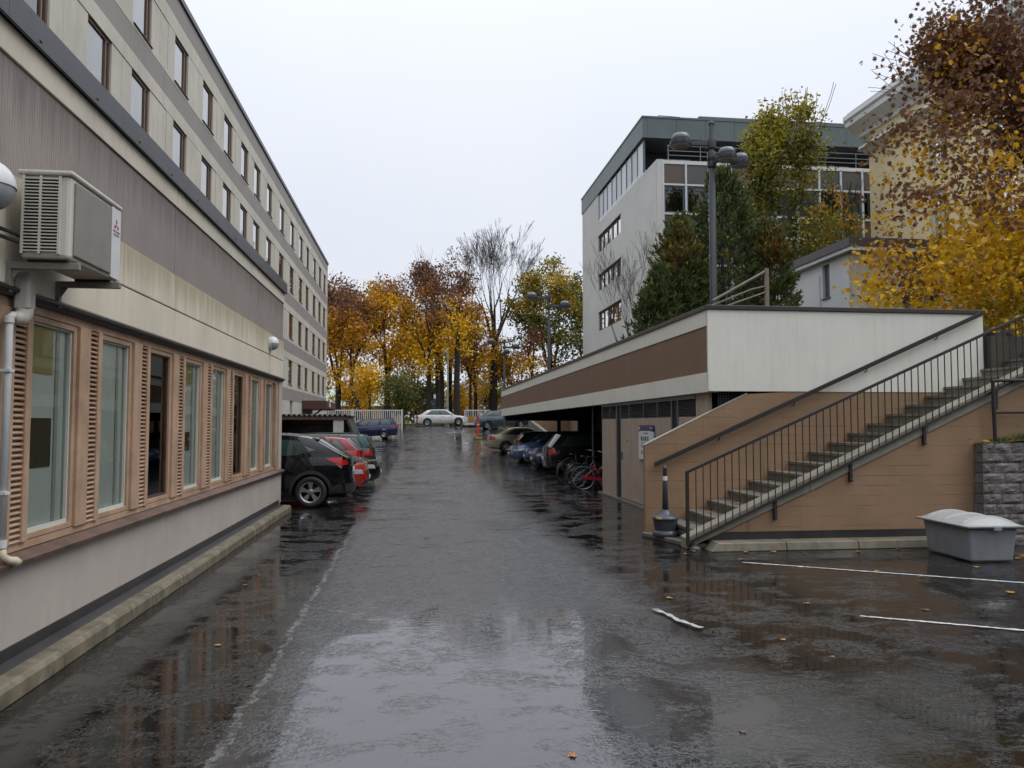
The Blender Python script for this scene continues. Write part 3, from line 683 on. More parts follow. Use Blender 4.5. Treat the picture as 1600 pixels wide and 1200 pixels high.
# railing
rl = thing('stair_railing', 'dark brown steel railing with thin upright bars on the stair front', 'railing', (3.9, YF, 0))
YR = YF-.06
rt = lambda x: 1.105 + .4358*(x-3.855)
bt = lambda x: .100 + .4535*(x-3.872)
MB().prism([(3.845, rt(3.845)-.02), (3.845, rt(3.845)+.025), (XR, rt(XR)+.025), (XR, rt(XR)-.02)], 1, YR-.022, YR+.022).build('top_rail', M_RAIL, rl, bevel=.004)
MB().prism([(3.85, bt(3.85)-.018), (3.85, bt(3.85)+.018), (XR, bt(XR)+.018), (XR, bt(XR)-.018)], 1, YR-.018, YR+.018).build('bottom_rail', M_RAIL, rl)
MB().box(3.845, 3.89, YR-.021, YR+.021, bt(3.87)-.03, rt(3.87)).build('end_post', M_RAIL, rl, bevel=.003)
bm = MB().box(-.006, .006, -.006, .006, 0, 1).mesh('baluster', M_RAIL)
x = 3.998
while x < XR-.1:
    o = link('baluster', bm, rl); o.location = (x, YR, bt(x)); o.scale = (1, 1, rt(x)-bt(x)-.01); x += .1095
for x in (5.21, 6.40, 7.60, 8.80):
    b_ = MB(); b_.box(x-.025, x+.025, YF-.045, YF+.004, bt(x)-.30, bt(x)-.018); b_ = b_.build('bracket', M_RAIL, rl, bevel=.006)
    MB().lathe([(.014, 0), (.01, -.012)], 8, (x, YF-.046, bt(x)-.26), 'y').build('bolt', M_STEEL, b_)
MB().tube([(3.93, YR, bt(3.93)-.02), (3.94, YR, -.01)], .035, 8).build('foot', M_RAIL, rl)
MB().lathe([(.09, 0), (.085, .03), (.05, .06), (.02, .07)], 12, (3.96, YF-.1, 0)).build('foot_mound', M_TAR, rl)
hr = thing('wall_handrail', 'dark brown flat handrail fixed along the tan stair wall', 'handrail', (3.9, YB-.1, 1.1))
hz = lambda x: 1.185 + .4375*(x-3.86)
YH = YB-.1
MB().prism([(3.80, hz(3.80)-.045), (3.80, hz(3.80)+.03), (9.62, hz(9.62)+.03), (9.62, hz(9.62)-.045)], 1, YH-.02, YH+.02).build('rail', M_RAIL, hr, bevel=.005)
for x in (4.9, 6.2, 7.5, 8.8): MB().tube([(x, YH, hz(x)-.04), (x, YH+.03, hz(x)-.09), (x, YB+.0, hz(x)-.09)], .01, 6).build('bracket', M_RAIL, hr)
# kerb in front of the stair wall
M_KERBR = mat('damp_kerb_concrete', (.165, .145, .105), .5, .3, 3, .35, 40, streak=.6, streakc=(.06, .05, .03))
k = thing('stair_kerb', 'pale concrete kerb stones along the foot of the stair wall', 'kerb', (6, 10.6, 0))
xk = [4.12, 5.25, 6.35, 7.45, 8.40]
for i, (a, b_) in enumerate(zip(xk, xk[1:])):
    m = MB(); a_ = a + (.12 if i == 0 else .004)
    m.hexa([(a+.004, 10.50, 0), (b_-.004, 10.50, 0), (b_-.004, YF-.006, 0), (a+.004, YF-.006, 0)], [(a_, 10.53, .12), (b_-.004, 10.53, .12), (b_-.004, YF-.006, .125), (a_, YF-.006, .125)])
    m.build('kerb_stone', M_KERBR, k, bevel=.012)

# ------------------------------------------------------------------ block retaining wall, bank and pipe rail
M_BLK = [mat('split_block_%d' % i, c, .8, .35, 9, 1.0, 22, bd=.02) for i, c in enumerate(((.135, .12, .112), (.11, .098, .092), (.165, .148, .14)))]
bwall = thing('block_wall', 'grey split-face block retaining wall behind the grit box', 'wall', (9.5, 10.6, 0))
MB().box(8.46, 12.0, 10.64, 10.78, 0, 1.48).build('backing', M_DARK, bwall)
rr = random.Random(9)
for r_ in range(10):
    z0 = r_*.1525; x = 8.42 - (9-r_)*.006; first = True
    while x < 12.0:
        L = rr.choice((.30, .36, .42)); L = L*.5 if (first and r_ % 2) else L; first = False
        nx_, nz_ = 7, 4; m = MB(); j0 = rr.random()*99
        def face(u, v, x=x, L=L, z0=z0, j0=j0):
            e = min(u, 1-u, v, 1-v); bul = .0 if e <= 0 else .014
            n3 = mnoise.noise(Vector((u*3.1+j0, v*2.2, j0*.7)))*.026
            return (lerp(x+.0025, x+L-.0025, u), 10.61 - bul - (n3 if e > 0 else 0) - .012*(9-r_)*.4, lerp(z0+.0025, z0+.150, v))
        m.grid(face, nx_, nz_)
        m.box(x+.005, x+L-.005, 10.605, 10.78, z0+.005, z0+.147)
        m.build('block', rr.choice(M_BLK), bwall); x += L
M_EARTH = mat('bank_earth', (.05, .04, .02), .9, .4, 4, .5, 20)
m = MB(); m.grid(lambda u, v: (lerp(8.42, 12.4, u), lerp(10.6, 10.80, v), 1.50 + .04*math.sin(u*9) + .5*u*v*0.6 + .22*max(0,u-.1)), 30, 6)
bank = struct(m.build('planting_bank', M_EARTH, smooth=True))
M_GRASS = leafmat('grass_green', (.09, .13, .03))
gm = MB(); rr = random.Random(3)
for q in range(1500):
    u, v = rr.random(), rr.random(); x = lerp(8.45, 12.3, u); y = lerp(10.6, 10.78, v)
    z = 1.50 + .04*math.sin(u*9) + .3*u*v + .22*max(0, u-.1); h = rr.uniform(.04, .13) * (.6 + u); a = rr.uniform(0, 6.3); lx, ly = rr.uniform(-.05,.05), rr.uniform(-.05,.05)
    gm.add([(x-.006*math.cos(a), y-.006*math.sin(a), z-.01), (x+.006*math.cos(a), y+.006*math.sin(a), z-.01), (x+lx, y+ly, z+h)], [(0,1,2)])
o = gm.build('grass', M_GRASS); o['kind'] = 'stuff'; tag(o, 'short grass on the bank above the block wall', 'grass')
pr_ = thing('pipe_railing', 'black pipe guard rail on the bank above the block wall', 'railing', (8.70, 10.69, 1.5))
MB().tube([(8.70, 10.69, 1.5), (8.69, 10.69, 2.45)], .028, 10).build('post', M_RAIL, pr_)
MB().tube([(10.5, 10.69, 1.75), (10.5, 10.69, 2.49)], .028, 10).build('post', M_RAIL, pr_)
MB().tube([(8.67, 10.69, 2.46), (8.9, 10.69, 2.47), (12.0, 10.69, 2.5)], .027, 10).build('top_rail', M_RAIL, pr_)
MB().tube([(8.70, 10.69, 1.98), (12.0, 10.69, 2.02)], .022, 10).build('mid_rail', M_RAIL, pr_)

# ------------------------------------------------------------------ ash bin
M_BIN = mat('dark_slate_plastic', (.055, .06, .075), .38, .15, 5, .1, 60)
ab = thing('cigarette_bin', 'dark slate smoker post with fat ribbed base at the stair foot', 'ash bin', (3.86, 11.72, .065))
c = (3.86, 11.72, -.04)
MB().lathe([(.195, .105), (.205, .12), (.205, .15), (.19, .175), (.175, .19)], 28, c).build('foot_ring', M_BIN, ab, smooth=False)
MB().lathe([(.168, .185), (.185, .33), (.195, .36)], 28, c).build('base', M_BIN, ab)
for q in range(28):
    a = 2*math.pi*q/28; m = MB()
    m.hexa([(c[0]+rad*math.cos(a+s*.06), c[1]+rad*math.sin(a+s*.06), .2) for s, rad in ((-1,.168),(1,.168),(1,.178),(-1,.178))],
           [(c[0]+rad*math.cos(a+s*.06), c[1]+rad*math.sin(a+s*.06), .335) for s, rad in ((-1,.18),(1,.18),(1,.192),(-1,.192))]); m.build('rib', M_BIN, ab)
MB().lathe([(.2, .355), (.205, .375), (.2, .395), (.15, .425), (.09, .45), (.075, .49), (.055, .51)], 28, c).build('dome', M_BIN, ab, smooth=True)
MB().lathe([(.047, .5), (.036, .98), (.03, 1.0)], 18, c).build('neck', M_BIN, ab, smooth=True)
MB().lathe([(.034, .985), (.034, 1.15), (.028, 1.18), (.012, 1.195)], 18, c).build('head', M_BIN, ab, smooth=True)
MB().lathe([(.0365, .955), (.0355, 1.03)], 18, c, cap=False).build('sticker', M_SIGNW, ab)
MB().box(c[0]-.02, c[0]+.02, c[1]-.036, c[1]-.03, 1.07, 1.11).build('slot', M_DARK, ab)
MB().prism([(c[0]-.19, .345), (c[0]-.11, .335), (c[0]-.11, .365), (c[0]-.19, .37)], 1, c[1]-.17, c[1]-.135).build('label_plate', plain('yellow_sticker', (.45, .4, .1), .5), ab)

# ------------------------------------------------------------------ grit box
M_GRIT = mat('grey_plastic_bin', (.25, .26, .275), .5, .1, 4, .15, 70, obj=True, streak=.25)
M_GRITL = mat('pale_grey_lid', (.33, .335, .325), .4, .1, 4, .1, 60, obj=True)
gb = thing('grit_box', 'grey plastic grit bin with arched pale lid beside the block wall', 'grit bin', (7.48, 9.74, 0), R(-3), world=False)
def gbody(z, e):
    a, b_ = .335+e, .50+e; return [(-a, -b_, z), (a, -b_, z), (a, b_, z), (-a, b_, z)]
MB().hexa(gbody(0.01, -.045), gbody(.46, 0)).build('body', M_GRIT, gb, bevel=.025)
MB().hexa(gbody(.452, .06), gbody(.478, .07)).build('rim', M_GRITL, gb, bevel=.008)
def lid(u, v):
    x = lerp(-.40, .40, u); y = lerp(-.565, .565, v); q = 1-abs(2*u-1)**2.0
    e = min(1, min(v, 1-v)/.13); e = e*e*(3-2*e)
    ribs = .016*max(0, math.cos((v-.5)*2*math.pi*3.0))**14 * (1 if .06 < u < .94 and e > .9 else 0)
    return (x, y, .480 + .105*q*e + ribs)
m = MB(); m.grid(lid, 26, 90); m.build('lid', M_GRITL, gb, auto=35)
MB().box(-.05, .05, -.59, -.57, .43, .47).build('latch', M_GRIT, gb)
# scrap of torn tape
M_TAPE = mat('torn_white_plastic', (.40, .39, .36), .4, .25, 20, .2)
m = MB(); rr = random.Random(8); ed = []
for q in range(15):
    t = q/14; px, py = lerp(2.27, 2.47, t)+.02*math.sin(t*7), lerp(7.28, 6.58, t); wv = .028*(.6+.6*rr.random()); ed += [(px-wv, py-.2*wv, .012+.012*rr.random()), (px, py, .018+.02*rr.random()), (px+wv, py+.2*wv, .01+.012*rr.random())]
m.add(ed, [f for q in range(14) for f in ((3*q, 3*q+1, 3*q+4, 3*q+3), (3*q+1, 3*q+2, 3*q+5, 3*q+4))])
o = m.build('plastic_strip', M_TAPE); tag(o, 'torn strip of white plastic lying on the wet asphalt', 'litter')
sd = o.modifiers.new('thick', 'SOLIDIFY'); sd.thickness = .004
# ------------------------------------------------------------------ vehicles
M_TYRE = mat('tyre_rubber', (.018, .018, .018), .7, .2, 8, .2, 60, obj=True)
M_ALLOY = plain('alloy_rim', (.42, .43, .45), .28, .85)
M_HUBD = plain('dark_hub', (.02, .02, .02), .5)
M_PLAST = mat('black_plastic', (.02, .02, .021), .5, .2, 8, .1, 80, obj=True)
M_SEAM = plain('shut_line', (.004, .004, .004), .8)
M_AUTOGL = plain('car_glass', (.03, .048, .047), .03, 0, 1.0)
M_TAILR = plain('tail_light_red', (.42, .012, .012), .12)
M_TAILC = plain('tail_light_clear', (.35, .14, .12), .12)
M_HEADL = plain('head_light_glass', (.42, .44, .46), .06, .35)
M_CHROME = plain('chrome', (.6, .61, .63), .12, 1)
M_PLATE = plain('number_plate', (.6, .6, .58), .4)
M_AMBER = plain('amber_lens', (.5, .16, .02), .2)

def car(name, label, loc, rz, S, body, group, rim='spoke'):
    L, W, H, wb, fo, TR = S['L'], S['W'], S['H'], S['wb'], S['fo'], S['TR']
    t = thing(name, label, 'car', loc, rz, group, world=False)
    hw = W/2; sill = S.get('sill', .22); hx = L/2
    xf = hx - fo; xr = xf - wb; Ra = TR + .055
    deck = S['deck']                      # [(x, z)] from rear to front
    cR, cF = S.get('cr', .22), S.get('cf', .32)      # how far the ends curve in at the corners
    xs0, xs1 = -hx + cR, hx - cF
    def zt(x): return sinterp(deck, x)
    def plan(x):
        e = abs(x)/hx; return hw*(1 - .10*e**4 - .03*e**2)
    def zb(x):
        b = sill + (.06 * max(0, (-x - hx*.72)/(hx*.28)) if x < 0 else .0)
        for c in (xf, xr):
            d = abs(x - c)
            if d < Ra: b = max(b, TR + math.sqrt(max(0, Ra*Ra - d*d)) - .0)
        return b
    sp = [(-.2, .90), (0, .945), (.12, .985), (.35, 1.0), (.62, .995), (.85, .968), (1.0, .915)]
    def side(x, z, off=0):
        y = plan(x) * sinterp(sp, (z - sill)/max(.1, zt(x) - sill)); return y + off
    st = set()
    for c in (xf, xr):
        for k in range(-8, 9): st.add(round(c + Ra*math.sin(k*math.pi/16), 4))
        st.add(round(c + Ra + .003, 4)); st.add(round(c - Ra - .003, 4))
    x = xs0
    while x < xs1: st.add(round(x, 4)); x += .1
    st.add(round(xs1, 4)); stations = sorted(q for q in st if xs0 <= q <= xs1)
    fr = (0, .12, .3, .5, .68, .82, .92, 1.0)
    def crown(x): return S.get('crown', .035)
    def section(x):
        b, T = zb(x), zt(x); pts = []
        for q in fr:
            z = b + (T - b)*q; pts.append((x, side(x, z), z))
        ye = pts[-1][1]
        for q in (.8, .5, .2, 0): pts.append((x, ye*q, T + crown(x)*(1 - q*q)))
        return pts
    m = MB(); secs = []
    for x in stations:
        s = section(x); secs.append([(p[0], -p[1], p[2]) for p in s] + [p for p in s[::-1][1:]])
    n = len(secs[0])
    m.add([p for s in secs for p in s], [(i*n+j, i*n+j+1, (i+1)*n+j+1, (i+1)*n+j) for i in range(len(secs)-1) for j in range(n-1)])
    # end caps
    def cap_x(end, y, z):
        xs_, c = (xs1, cF) if end > 0 else (xs0, cR)
        we = side(xs_, z) ; q = min(1, abs(y)/we)
        T = zt(xs_); v = (z - sill)/(T - sill)
        prof = S['nose' if end > 0 else 'tail']
        return xs_ + end * c * (1 - q**3.2) * sinterp(prof, v)
    for end in (1, -1):
        xs_ = xs1 if end > 0 else xs0; T = zt(xs_); b = zb(xs_)
        def cp(u, v):
            z = lerp(b, T, v); we = side(xs_, z); y = lerp(-we, we, u); return (cap_x(end, y, z), y, z + crown(xs_)*(1-(y/we)**2)*max(0, v-.75)*4)
        m.grid(cp, 22, 12)
        # top strip between deck and cap
        ye = side(xs_, T)
        def tp(u, v):
            y = lerp(-ye, ye, u); z = T + crown(xs_)*(1-(y/ye)**2); return (lerp(xs_, cap_x(end, y, T), v), y, z)
        m.grid(tp, 22, 3)
    m.build('body', body, t, auto=32)
    MB().box(-hx+cR*.6, hx-cF*.6, -hw+.27, hw-.27, sill-.02, .62).build('underbody', M_SEAM, t)
    MB().box(xr+Ra+.02, xf-Ra-.02, -hw*.93, hw*.93, sill-.015, sill+.02).build('floor_pan', M_SEAM, t)
    # wheel-well liners
    # greenhouse
    G = S['gh']; ab, at_, dt, db = G['ab'], G['at'], G['dt'], G['db']; zr = H - .03
    def zroof(x): 
        e = (x - (at_+dt)/2)/((at_-dt)/2); return zr - .012 - G.get('arc', .035)*abs(e)**2.2 + (G.get('slope', 0) * (x - at_))
    def bp(s_): 
        x = lerp(ab, db, s_); return Vector((x, side(max(xs0, min(xs1, x)), zt(x))*1.0 - .004, zt(x) - .005))
    def tp_(s_):
        x = lerp(at_, dt, s_); return Vector((x, hw*G.get('ty', .72), zroof(x)))
    def gp(s_, v, sd=1, off=0):
        p = bp(s_).lerp(tp_(s_), v); y = p.y + .03*math.sin(math.pi*min(1, v)) + off
        return (p.x, sd*y, p.z)
    g = MB()
    for sd in (1, -1): g.grid(lambda u, v: gp(u, v, sd), 24, 8)
    g.grid(lambda u, v: (tp_(u).x, lerp(-1, 1, v)*tp_(u).y, tp_(u).z + G.get('rc', .045)*(1-(2*v-1)**2)), 24, 14)
    def front(u, v, s_, bulge, off=0):
        p = gp(s_, v); q = lerp(-1, 1, u); d = 1 if s_ == 0 else -1
        return (p[0] + d*(bulge*(1-q*q) + off), p[1]*q, p[2] + (G.get('rc', .045))*(1-q*q)*v + off*.6)
    g.grid(lambda u, v: front(u, v, 0, .14), 14, 8); g.grid(lambda u, v: front(u, v, 1, .08), 14, 8)
    g.build('roof_and_pillars', body, t, auto=35)
    # windows
    def quadpatch(fn, c, nu=10, nv=5):  # c: corners (u,v) a,b,c,d
        def f(u, v):
            p = [lerp(lerp(c[0][i], c[1][i], u), lerp(c[3][i], c[2][i], u), v) for i in (0, 1)]; return fn(*p)
        return lambda mb: mb.grid(f, nu, nv)
    for sd in (1, -1):
        dl = G['dlo']; m = MB(); quadpatch(lambda u, v: gp(u, v, sd, .004), dl, 16, 6)(m); m.build('window_surround', M_PLAST, t, smooth=True)
        for w_ in G['win']:
            m = MB(); quadpatch(lambda u, v: gp(u, v, sd, .008), w_)(m); m.build('side_window', M_AUTOGL, t, smooth=True)
    m = MB(); m.grid(lambda u, v: front(lerp(.07, .93, u), lerp(.06, .93, v), 0, .14, .008), 14, 6); m.build('windscreen', M_AUTOGL, t, smooth=True)
    rw = G.get('rw', (.08, .92))
    m = MB(); m.grid(lambda u, v: front(lerp(.09, .91, u), lerp(rw[0], rw[1], v), 1, .08, .008), 14, 6); m.build('rear_window', M_AUTOGL, t, smooth=True)
    # patches on the sides: corners given as (x, z)
    def spatch(nm, cs, mt, off=.005, nu=10, nv=4):
        for sd in (1, -1):
            m = MB(); quadpatch(lambda x, z: (x, sd*side(x, z, off), z), cs, nu, nv)(m); m.build(nm, mt, t, smooth=True)
    def epatch(nm, end, cs, mt, off=.006, both=True, nu=8, nv=4):
        for sd in ((1, -1) if both else (1,)):
            m = MB(); quadpatch(lambda y, z: (cap_x(end, min(y, side(xs1 if end > 0 else xs0, z)*.997), z) + end*off, sd*min(y, side(xs1 if end > 0 else xs0, z)*1.004), z), cs, nu, nv)(m); m.build(nm, mt, t, smooth=True)
    for (a, b_, c_, d_) in S.get('seams', []):
        spatch('shut_line', [(a-.004, b_), (c_-.004, d_), (c_+.004, d_), (a+.004, b_)] if abs(c_-a) < abs(d_-b_) else [(a, b_-.004), (c_, d_-.004), (c_, d_+.004), (a, b_+.004)], M_SEAM, .003, 8, 1)
    for (x_, z_) in S.get('handles', []): 
        for sd in (1, -1): MB().box(x_-.09, x_+.09, sd*side(x_, z_)-.012 if sd > 0 else sd*side(x_, z_)-.022, sd*side(x_, z_)+.022 if sd > 0 else sd*side(x_, z_)+.012, z_-.014, z_+.014).build('door_handle', body, t, bevel=.006)
    for nm, kind, end, cs, mt in S.get('lights', []):
        if kind == 's': spatch(nm, cs, mt, .006)
        else: epatch(nm, end, cs, mt)
    for cs, mt, nm in S.get('sidep', []): spatch(nm, cs, mt, .007, 20, 3)
    for end, cs, mt, nm in S.get('endp', []): epatch(nm, end, cs, mt, .009, False, 14, 4)
    for end, z_ in S.get('plates', []): epatch('number_plate', end, [(-.25, z_-.055), (.25, z_-.055), (.25, z_+.055), (-.25, z_+.055)], M_PLATE, .02, False)
    if S.get('arch'):
        for c in (xf, xr):
            for sd in (1, -1):
                def ar(u, v):
                    a = lerp(-.12, math.pi+.12, u); r_ = lerp(Ra-.004, Ra+S['arch'], v); x_ = c + r_*math.cos(a); z_ = max(sill, TR + r_*math.sin(a)); return (x_, sd*side(x_, z_, .012), z_)
                m = MB(); m.grid(ar, 24, 2); m.build('arch_trim', M_PLAST, t, smooth=True)
    if S.get('disc'):
        dx_, dz_, dr_ = S['disc']
        for sd in (1, -1):
            m = MB(); m.grid(lambda u, v: (dx_ + lerp(dr_-.006, dr_, v)*math.cos(6.2832*u), sd*side(dx_ + dr_*math.cos(6.2832*u), dz_ + dr_*math.sin(6.2832*u), .004), dz_ + lerp(dr_-.006, dr_, v)*math.sin(6.2832*u)), 24, 1); m.build('fuel_flap_gap', M_SEAM, t)
    # mirrors
    for sd in (1, -1):
        x_, z_ = ab - .28, zt(ab) + .04; y_ = side(ab-.28, zt(ab-.28))
        m = MB(); m.hexa([(x_-.07, sd*(y_+.02), z_), (x_+.07, sd*(y_+.02), z_), (x_+.07, sd*(y_+.02), z_+.12), (x_-.07, sd*(y_+.02), z_+.13)], [(x_-.05, sd*(y_+.20), z_+.02), (x_+.03, sd*(y_+.2), z_+.02), (x_+.03, sd*(y_+.2), z_+.13), (x_-.05, sd*(y_+.2), z_+.14)])
        m.build('mirror', body if S.get('mir', True) else M_PLAST, t, bevel=.02)
    if S.get('rails'):
        for sd in (1, -1):
            pth = [(lerp(at_-.15, dt+.15, u), sd*hw*.64, zroof(lerp(at_-.15, dt+.15, u)) + (.06 if .04 < u < .96 else .0)) for u in (0, .05, .3, .5, .7, .95, 1)]
            MB().tube(pth, .018, 7).build('roof_rail', M_PLAST, t, smooth=True)
    if S.get('hook'): MB().tube([(-hx-.0, 0, .36), (-hx-.12, 0, .36), (-hx-.16, 0, .40), (-hx-.16, 0, .46)], .02, 8).build('tow_hook', M_HUBD, t, smooth=True)
    if S.get('spoiler'):
        p = tp_(1); m = MB(); m.grid(lambda u, v: (p.x - v*.16 + .02, lerp(-.94, .94, u)*p.y, p.z + .035*(1-(2*u-1)**2) + .012 - v*.015), 12, 3); o = m.build('spoiler', body, t, smooth=True)
        sd_ = o.modifiers.new('thick', 'SOLIDIFY'); sd_.thickness = .03
    MB().tube([(dt+.35, 0, zroof(dt+.35)+.04), (dt+.12, 0, zroof(dt+.35)+.2)], [.008, .003], 5).build('aerial', M_HUBD, t)
    # wheels
    for c in (xf, xr):
        for sd in (1, -1):
            wE = bpy.data.objects.new('wheel', None); col.objects.link(wE); wE.parent = t; wE.location = (c, sd*(hw-.115), TR); wE.rotation_euler = (0, 0, 0 if sd > 0 else math.pi)
            for nm, me in S['_w'] if '_w' in S else S.setdefault('_w', wheel_meshes(TR, rim, S.get('rimr', .63))): link(nm, me, wE)
    return t
def wheel_meshes(TR, kind, rr_):
    tw = .105; rr0 = TR*rr_
    m = MB(); m.lathe([(rr0, -tw*.8), (rr0*1.03, -tw), (TR*.9, -tw*1.02), (TR*.985, -tw*.8), (TR, -tw*.4), (TR, tw*.4), (TR*.985, tw*.8), (TR*.9, tw*1.02), (rr0*1.03, tw), (rr0, tw*.8)], 32, (0,0,0), 'y', cap=False)
    tyre = m.mesh('tyre', M_TYRE, True)
    m = MB(); m.lathe([(rr0*1.0, -tw*.8), (rr0*.97, -.02), (.001, -.02)], 28, (0,0,0), 'y', cap=False); back = m.mesh('brake_shadow', M_HUBD, True)
    m = MB(); m.lathe([(rr0*1.01, tw*.86), (rr0*1.01, tw*1.0), (rr0*.93, tw*.9), (rr0*.90, tw*.3)], 32, (0,0,0), 'y', cap=False)
    ns = {'spoke': 5, 'multi': 7, 'cap': 9}[kind]
    for q in range(ns):
        a = 2*math.pi*q/ns + .3
        for dlt in ((-.17, .17) if kind == 'spoke' else (0,)):
            def P(r_, ww, y): 
                b = a + dlt*(r_/rr0); return [(r_*math.cos(b) - s*ww*math.sin(b), y, r_*math.sin(b) + s*ww*math.cos(b)) for s in (-1, 1)]
            i0, o0 = .045, rr0*.95; wi, wo = (.017, .026) if kind == 'spoke' else (.022, .03)
            A = P(i0, wi, .075); B = P(o0, wo, .085); A2 = P(i0, wi, .045); B2 = P(o0, wo, .05)
            m.add(A + B + A2 + B2, [(0,1,3,2), (4,6,7,5), (0,2,6,4), (1,5,7,3), (0,4,5,1), (2,3,7,6)])
    m.lathe([(.075, .04), (.07, .085), (.03, .095), (.001, .095)], 16, (0,0,0), 'y', cap=False)
    rimm = m.mesh('rim', M_ALLOY, False)
    return [('tyre', tyre), ('brake_shadow', back), ('rim', rimm)]

W_ = lambda *a: list(a)
def sedan(L=4.6, W=1.78, H=1.44, wb=2.7, fo=.9, TR=.315, **k):
    hx = L/2
    S = dict(L=L, W=W, H=H, wb=wb, fo=fo, TR=TR, cr=.2, cf=.34,
        deck=[(-hx, .90), (-hx+.25, .955), (-hx+.85, .965), (0, .93), (hx-1.35, .90), (hx-.9, .86), (hx-.45, .77), (hx-.25, .70), (hx, .66)],
        nose=[(0, .82), (.35, 1.0), (.7, .9), (1, .66)], tail=[(0, .75), (.4, 1.0), (.8, .9), (1, .8)],
        gh=dict(ab=hx-1.2, at=hx-1.95, dt=-hx+1.25, db=-hx+.5, ty=.70, arc=.045, dlo=W_((.09, .07), (.86, .08), (.80, .9), (.10, .9)),
            win=W_(((.10, .09), (.39, .09), (.40, .87), (.16, .87)), ((.43, .09), (.69, .09), (.70, .87), (.44, .87)), ((.71, .1), (.84, .12), (.78, .85), (.72, .87)))),
        seams=[(hx-1.55, .3, hx-1.45, .88), (hx-2.5, .28, hx-2.45, .92), (hx-3.35, .55, hx-3.3, .92), (-hx+.6, .42, hx-.9, .42)], handles=[(hx-2.3, .80), (hx-3.2, .82)],
        lights=[('tail_light', 's', -1, [(-hx+.21, .68), (-hx+.40, .70), (-hx+.34, .88), (-hx+.21, .87)], M_TAILR), ('tail_light', 'e', -1, [(W/2*.66, .68), (W/2*.93, .69), (W/2*.93, .87), (W/2*.68, .86)], M_TAILR),
            ('head_light', 's', 1, [(hx-.62, .60), (hx-.35, .55), (hx-.35, .67), (hx-.6, .70)], M_HEADL), ('head_light', 'e', 1, [(W/2*.64, .54), (W/2*.93, .55), (W/2*.93, .67), (W/2*.66, .65)], M_HEADL)],
        sidep=[([(-hx+.25, .255), (hx-.38, .235), (hx-.38, .27), (-hx+.25, .30)], M_PLAST, 'lower_trim')][:0],
        endp=[(1, [(-.36, .50), (.36, .50), (.33, .63), (-.33, .63)], M_PLAST, 'grille'), (1, [(-.55, .26), (.55, .26), (.5, .38), (-.5, .38)], M_PLAST, 'air_intake')],
        plates=[(1, .44), (-1, .74)])
    S.update(k); return S
def hatch(L=4.2, W=1.76, H=1.47, wb=2.58, fo=.85, TR=.315, **k):
    hx = L/2; S = sedan(L, W, H, wb, fo, TR)
    S['deck'] = [(-hx, .93), (-hx+.2, .97), (-hx+.7, .97), (0, .945), (hx-1.2, .92), (hx-.85, .88), (hx-.45, .80), (hx-.25, .73), (hx, .68)]
    S['gh'].update(ab=hx-1.05, at=hx-1.85, dt=-hx+.55, db=-hx+.16, arc=.05, dlo=W_((.09, .07), (.90, .10), (.85, .88), (.10, .9)),
        win=W_(((.10, .09), (.38, .09), (.40, .87), (.17, .87)), ((.42, .09), (.70, .09), (.69, .87), (.43, .87)), ((.74, .11), (.89, .14), (.83, .84), (.73, .86))))
    S['lights'][0] = ('tail_light', 's', -1, [(-hx+.21, .70), (-hx+.38, .72), (-hx+.30, .93), (-hx+.21, .93)], M_TAILR)
    S['lights'][1] = ('tail_light', 'e', -1, [(W/2*.7, .70), (W/2*.93, .71), (W/2*.93, .92), (W/2*.72, .91)], M_TAILR)
    S['seams'] = [(hx-1.4, .3, hx-1.3, .9), (hx-2.35, .28, hx-2.3, .93), (hx-3.15, .55, hx-3.1, .93)]; S['handles'] = [(hx-2.15, .82), (hx-3.02, .84)]
    S['plates'] = [(1, .44), (-1, .58)]
    S.update(k); return S
def wagon(L=4.5, W=1.72, H=1.48, **k):
    hx = L/2; S = hatch(L, W, H, 2.6, .88, .31)
    S['gh'].update(dt=-hx+.42, db=-hx+.14, arc=.03, dlo=W_((.08, .07), (.93, .08), (.91, .9), (.09, .9)),
        win=W_(((.09, .09), (.34, .09), (.36, .87), (.15, .87)), ((.37, .09), (.61, .09), (.62, .87), (.39, .87)), ((.66, .09), (.91, .11), (.89, .86), (.66, .87))))
    S.update(k); return S
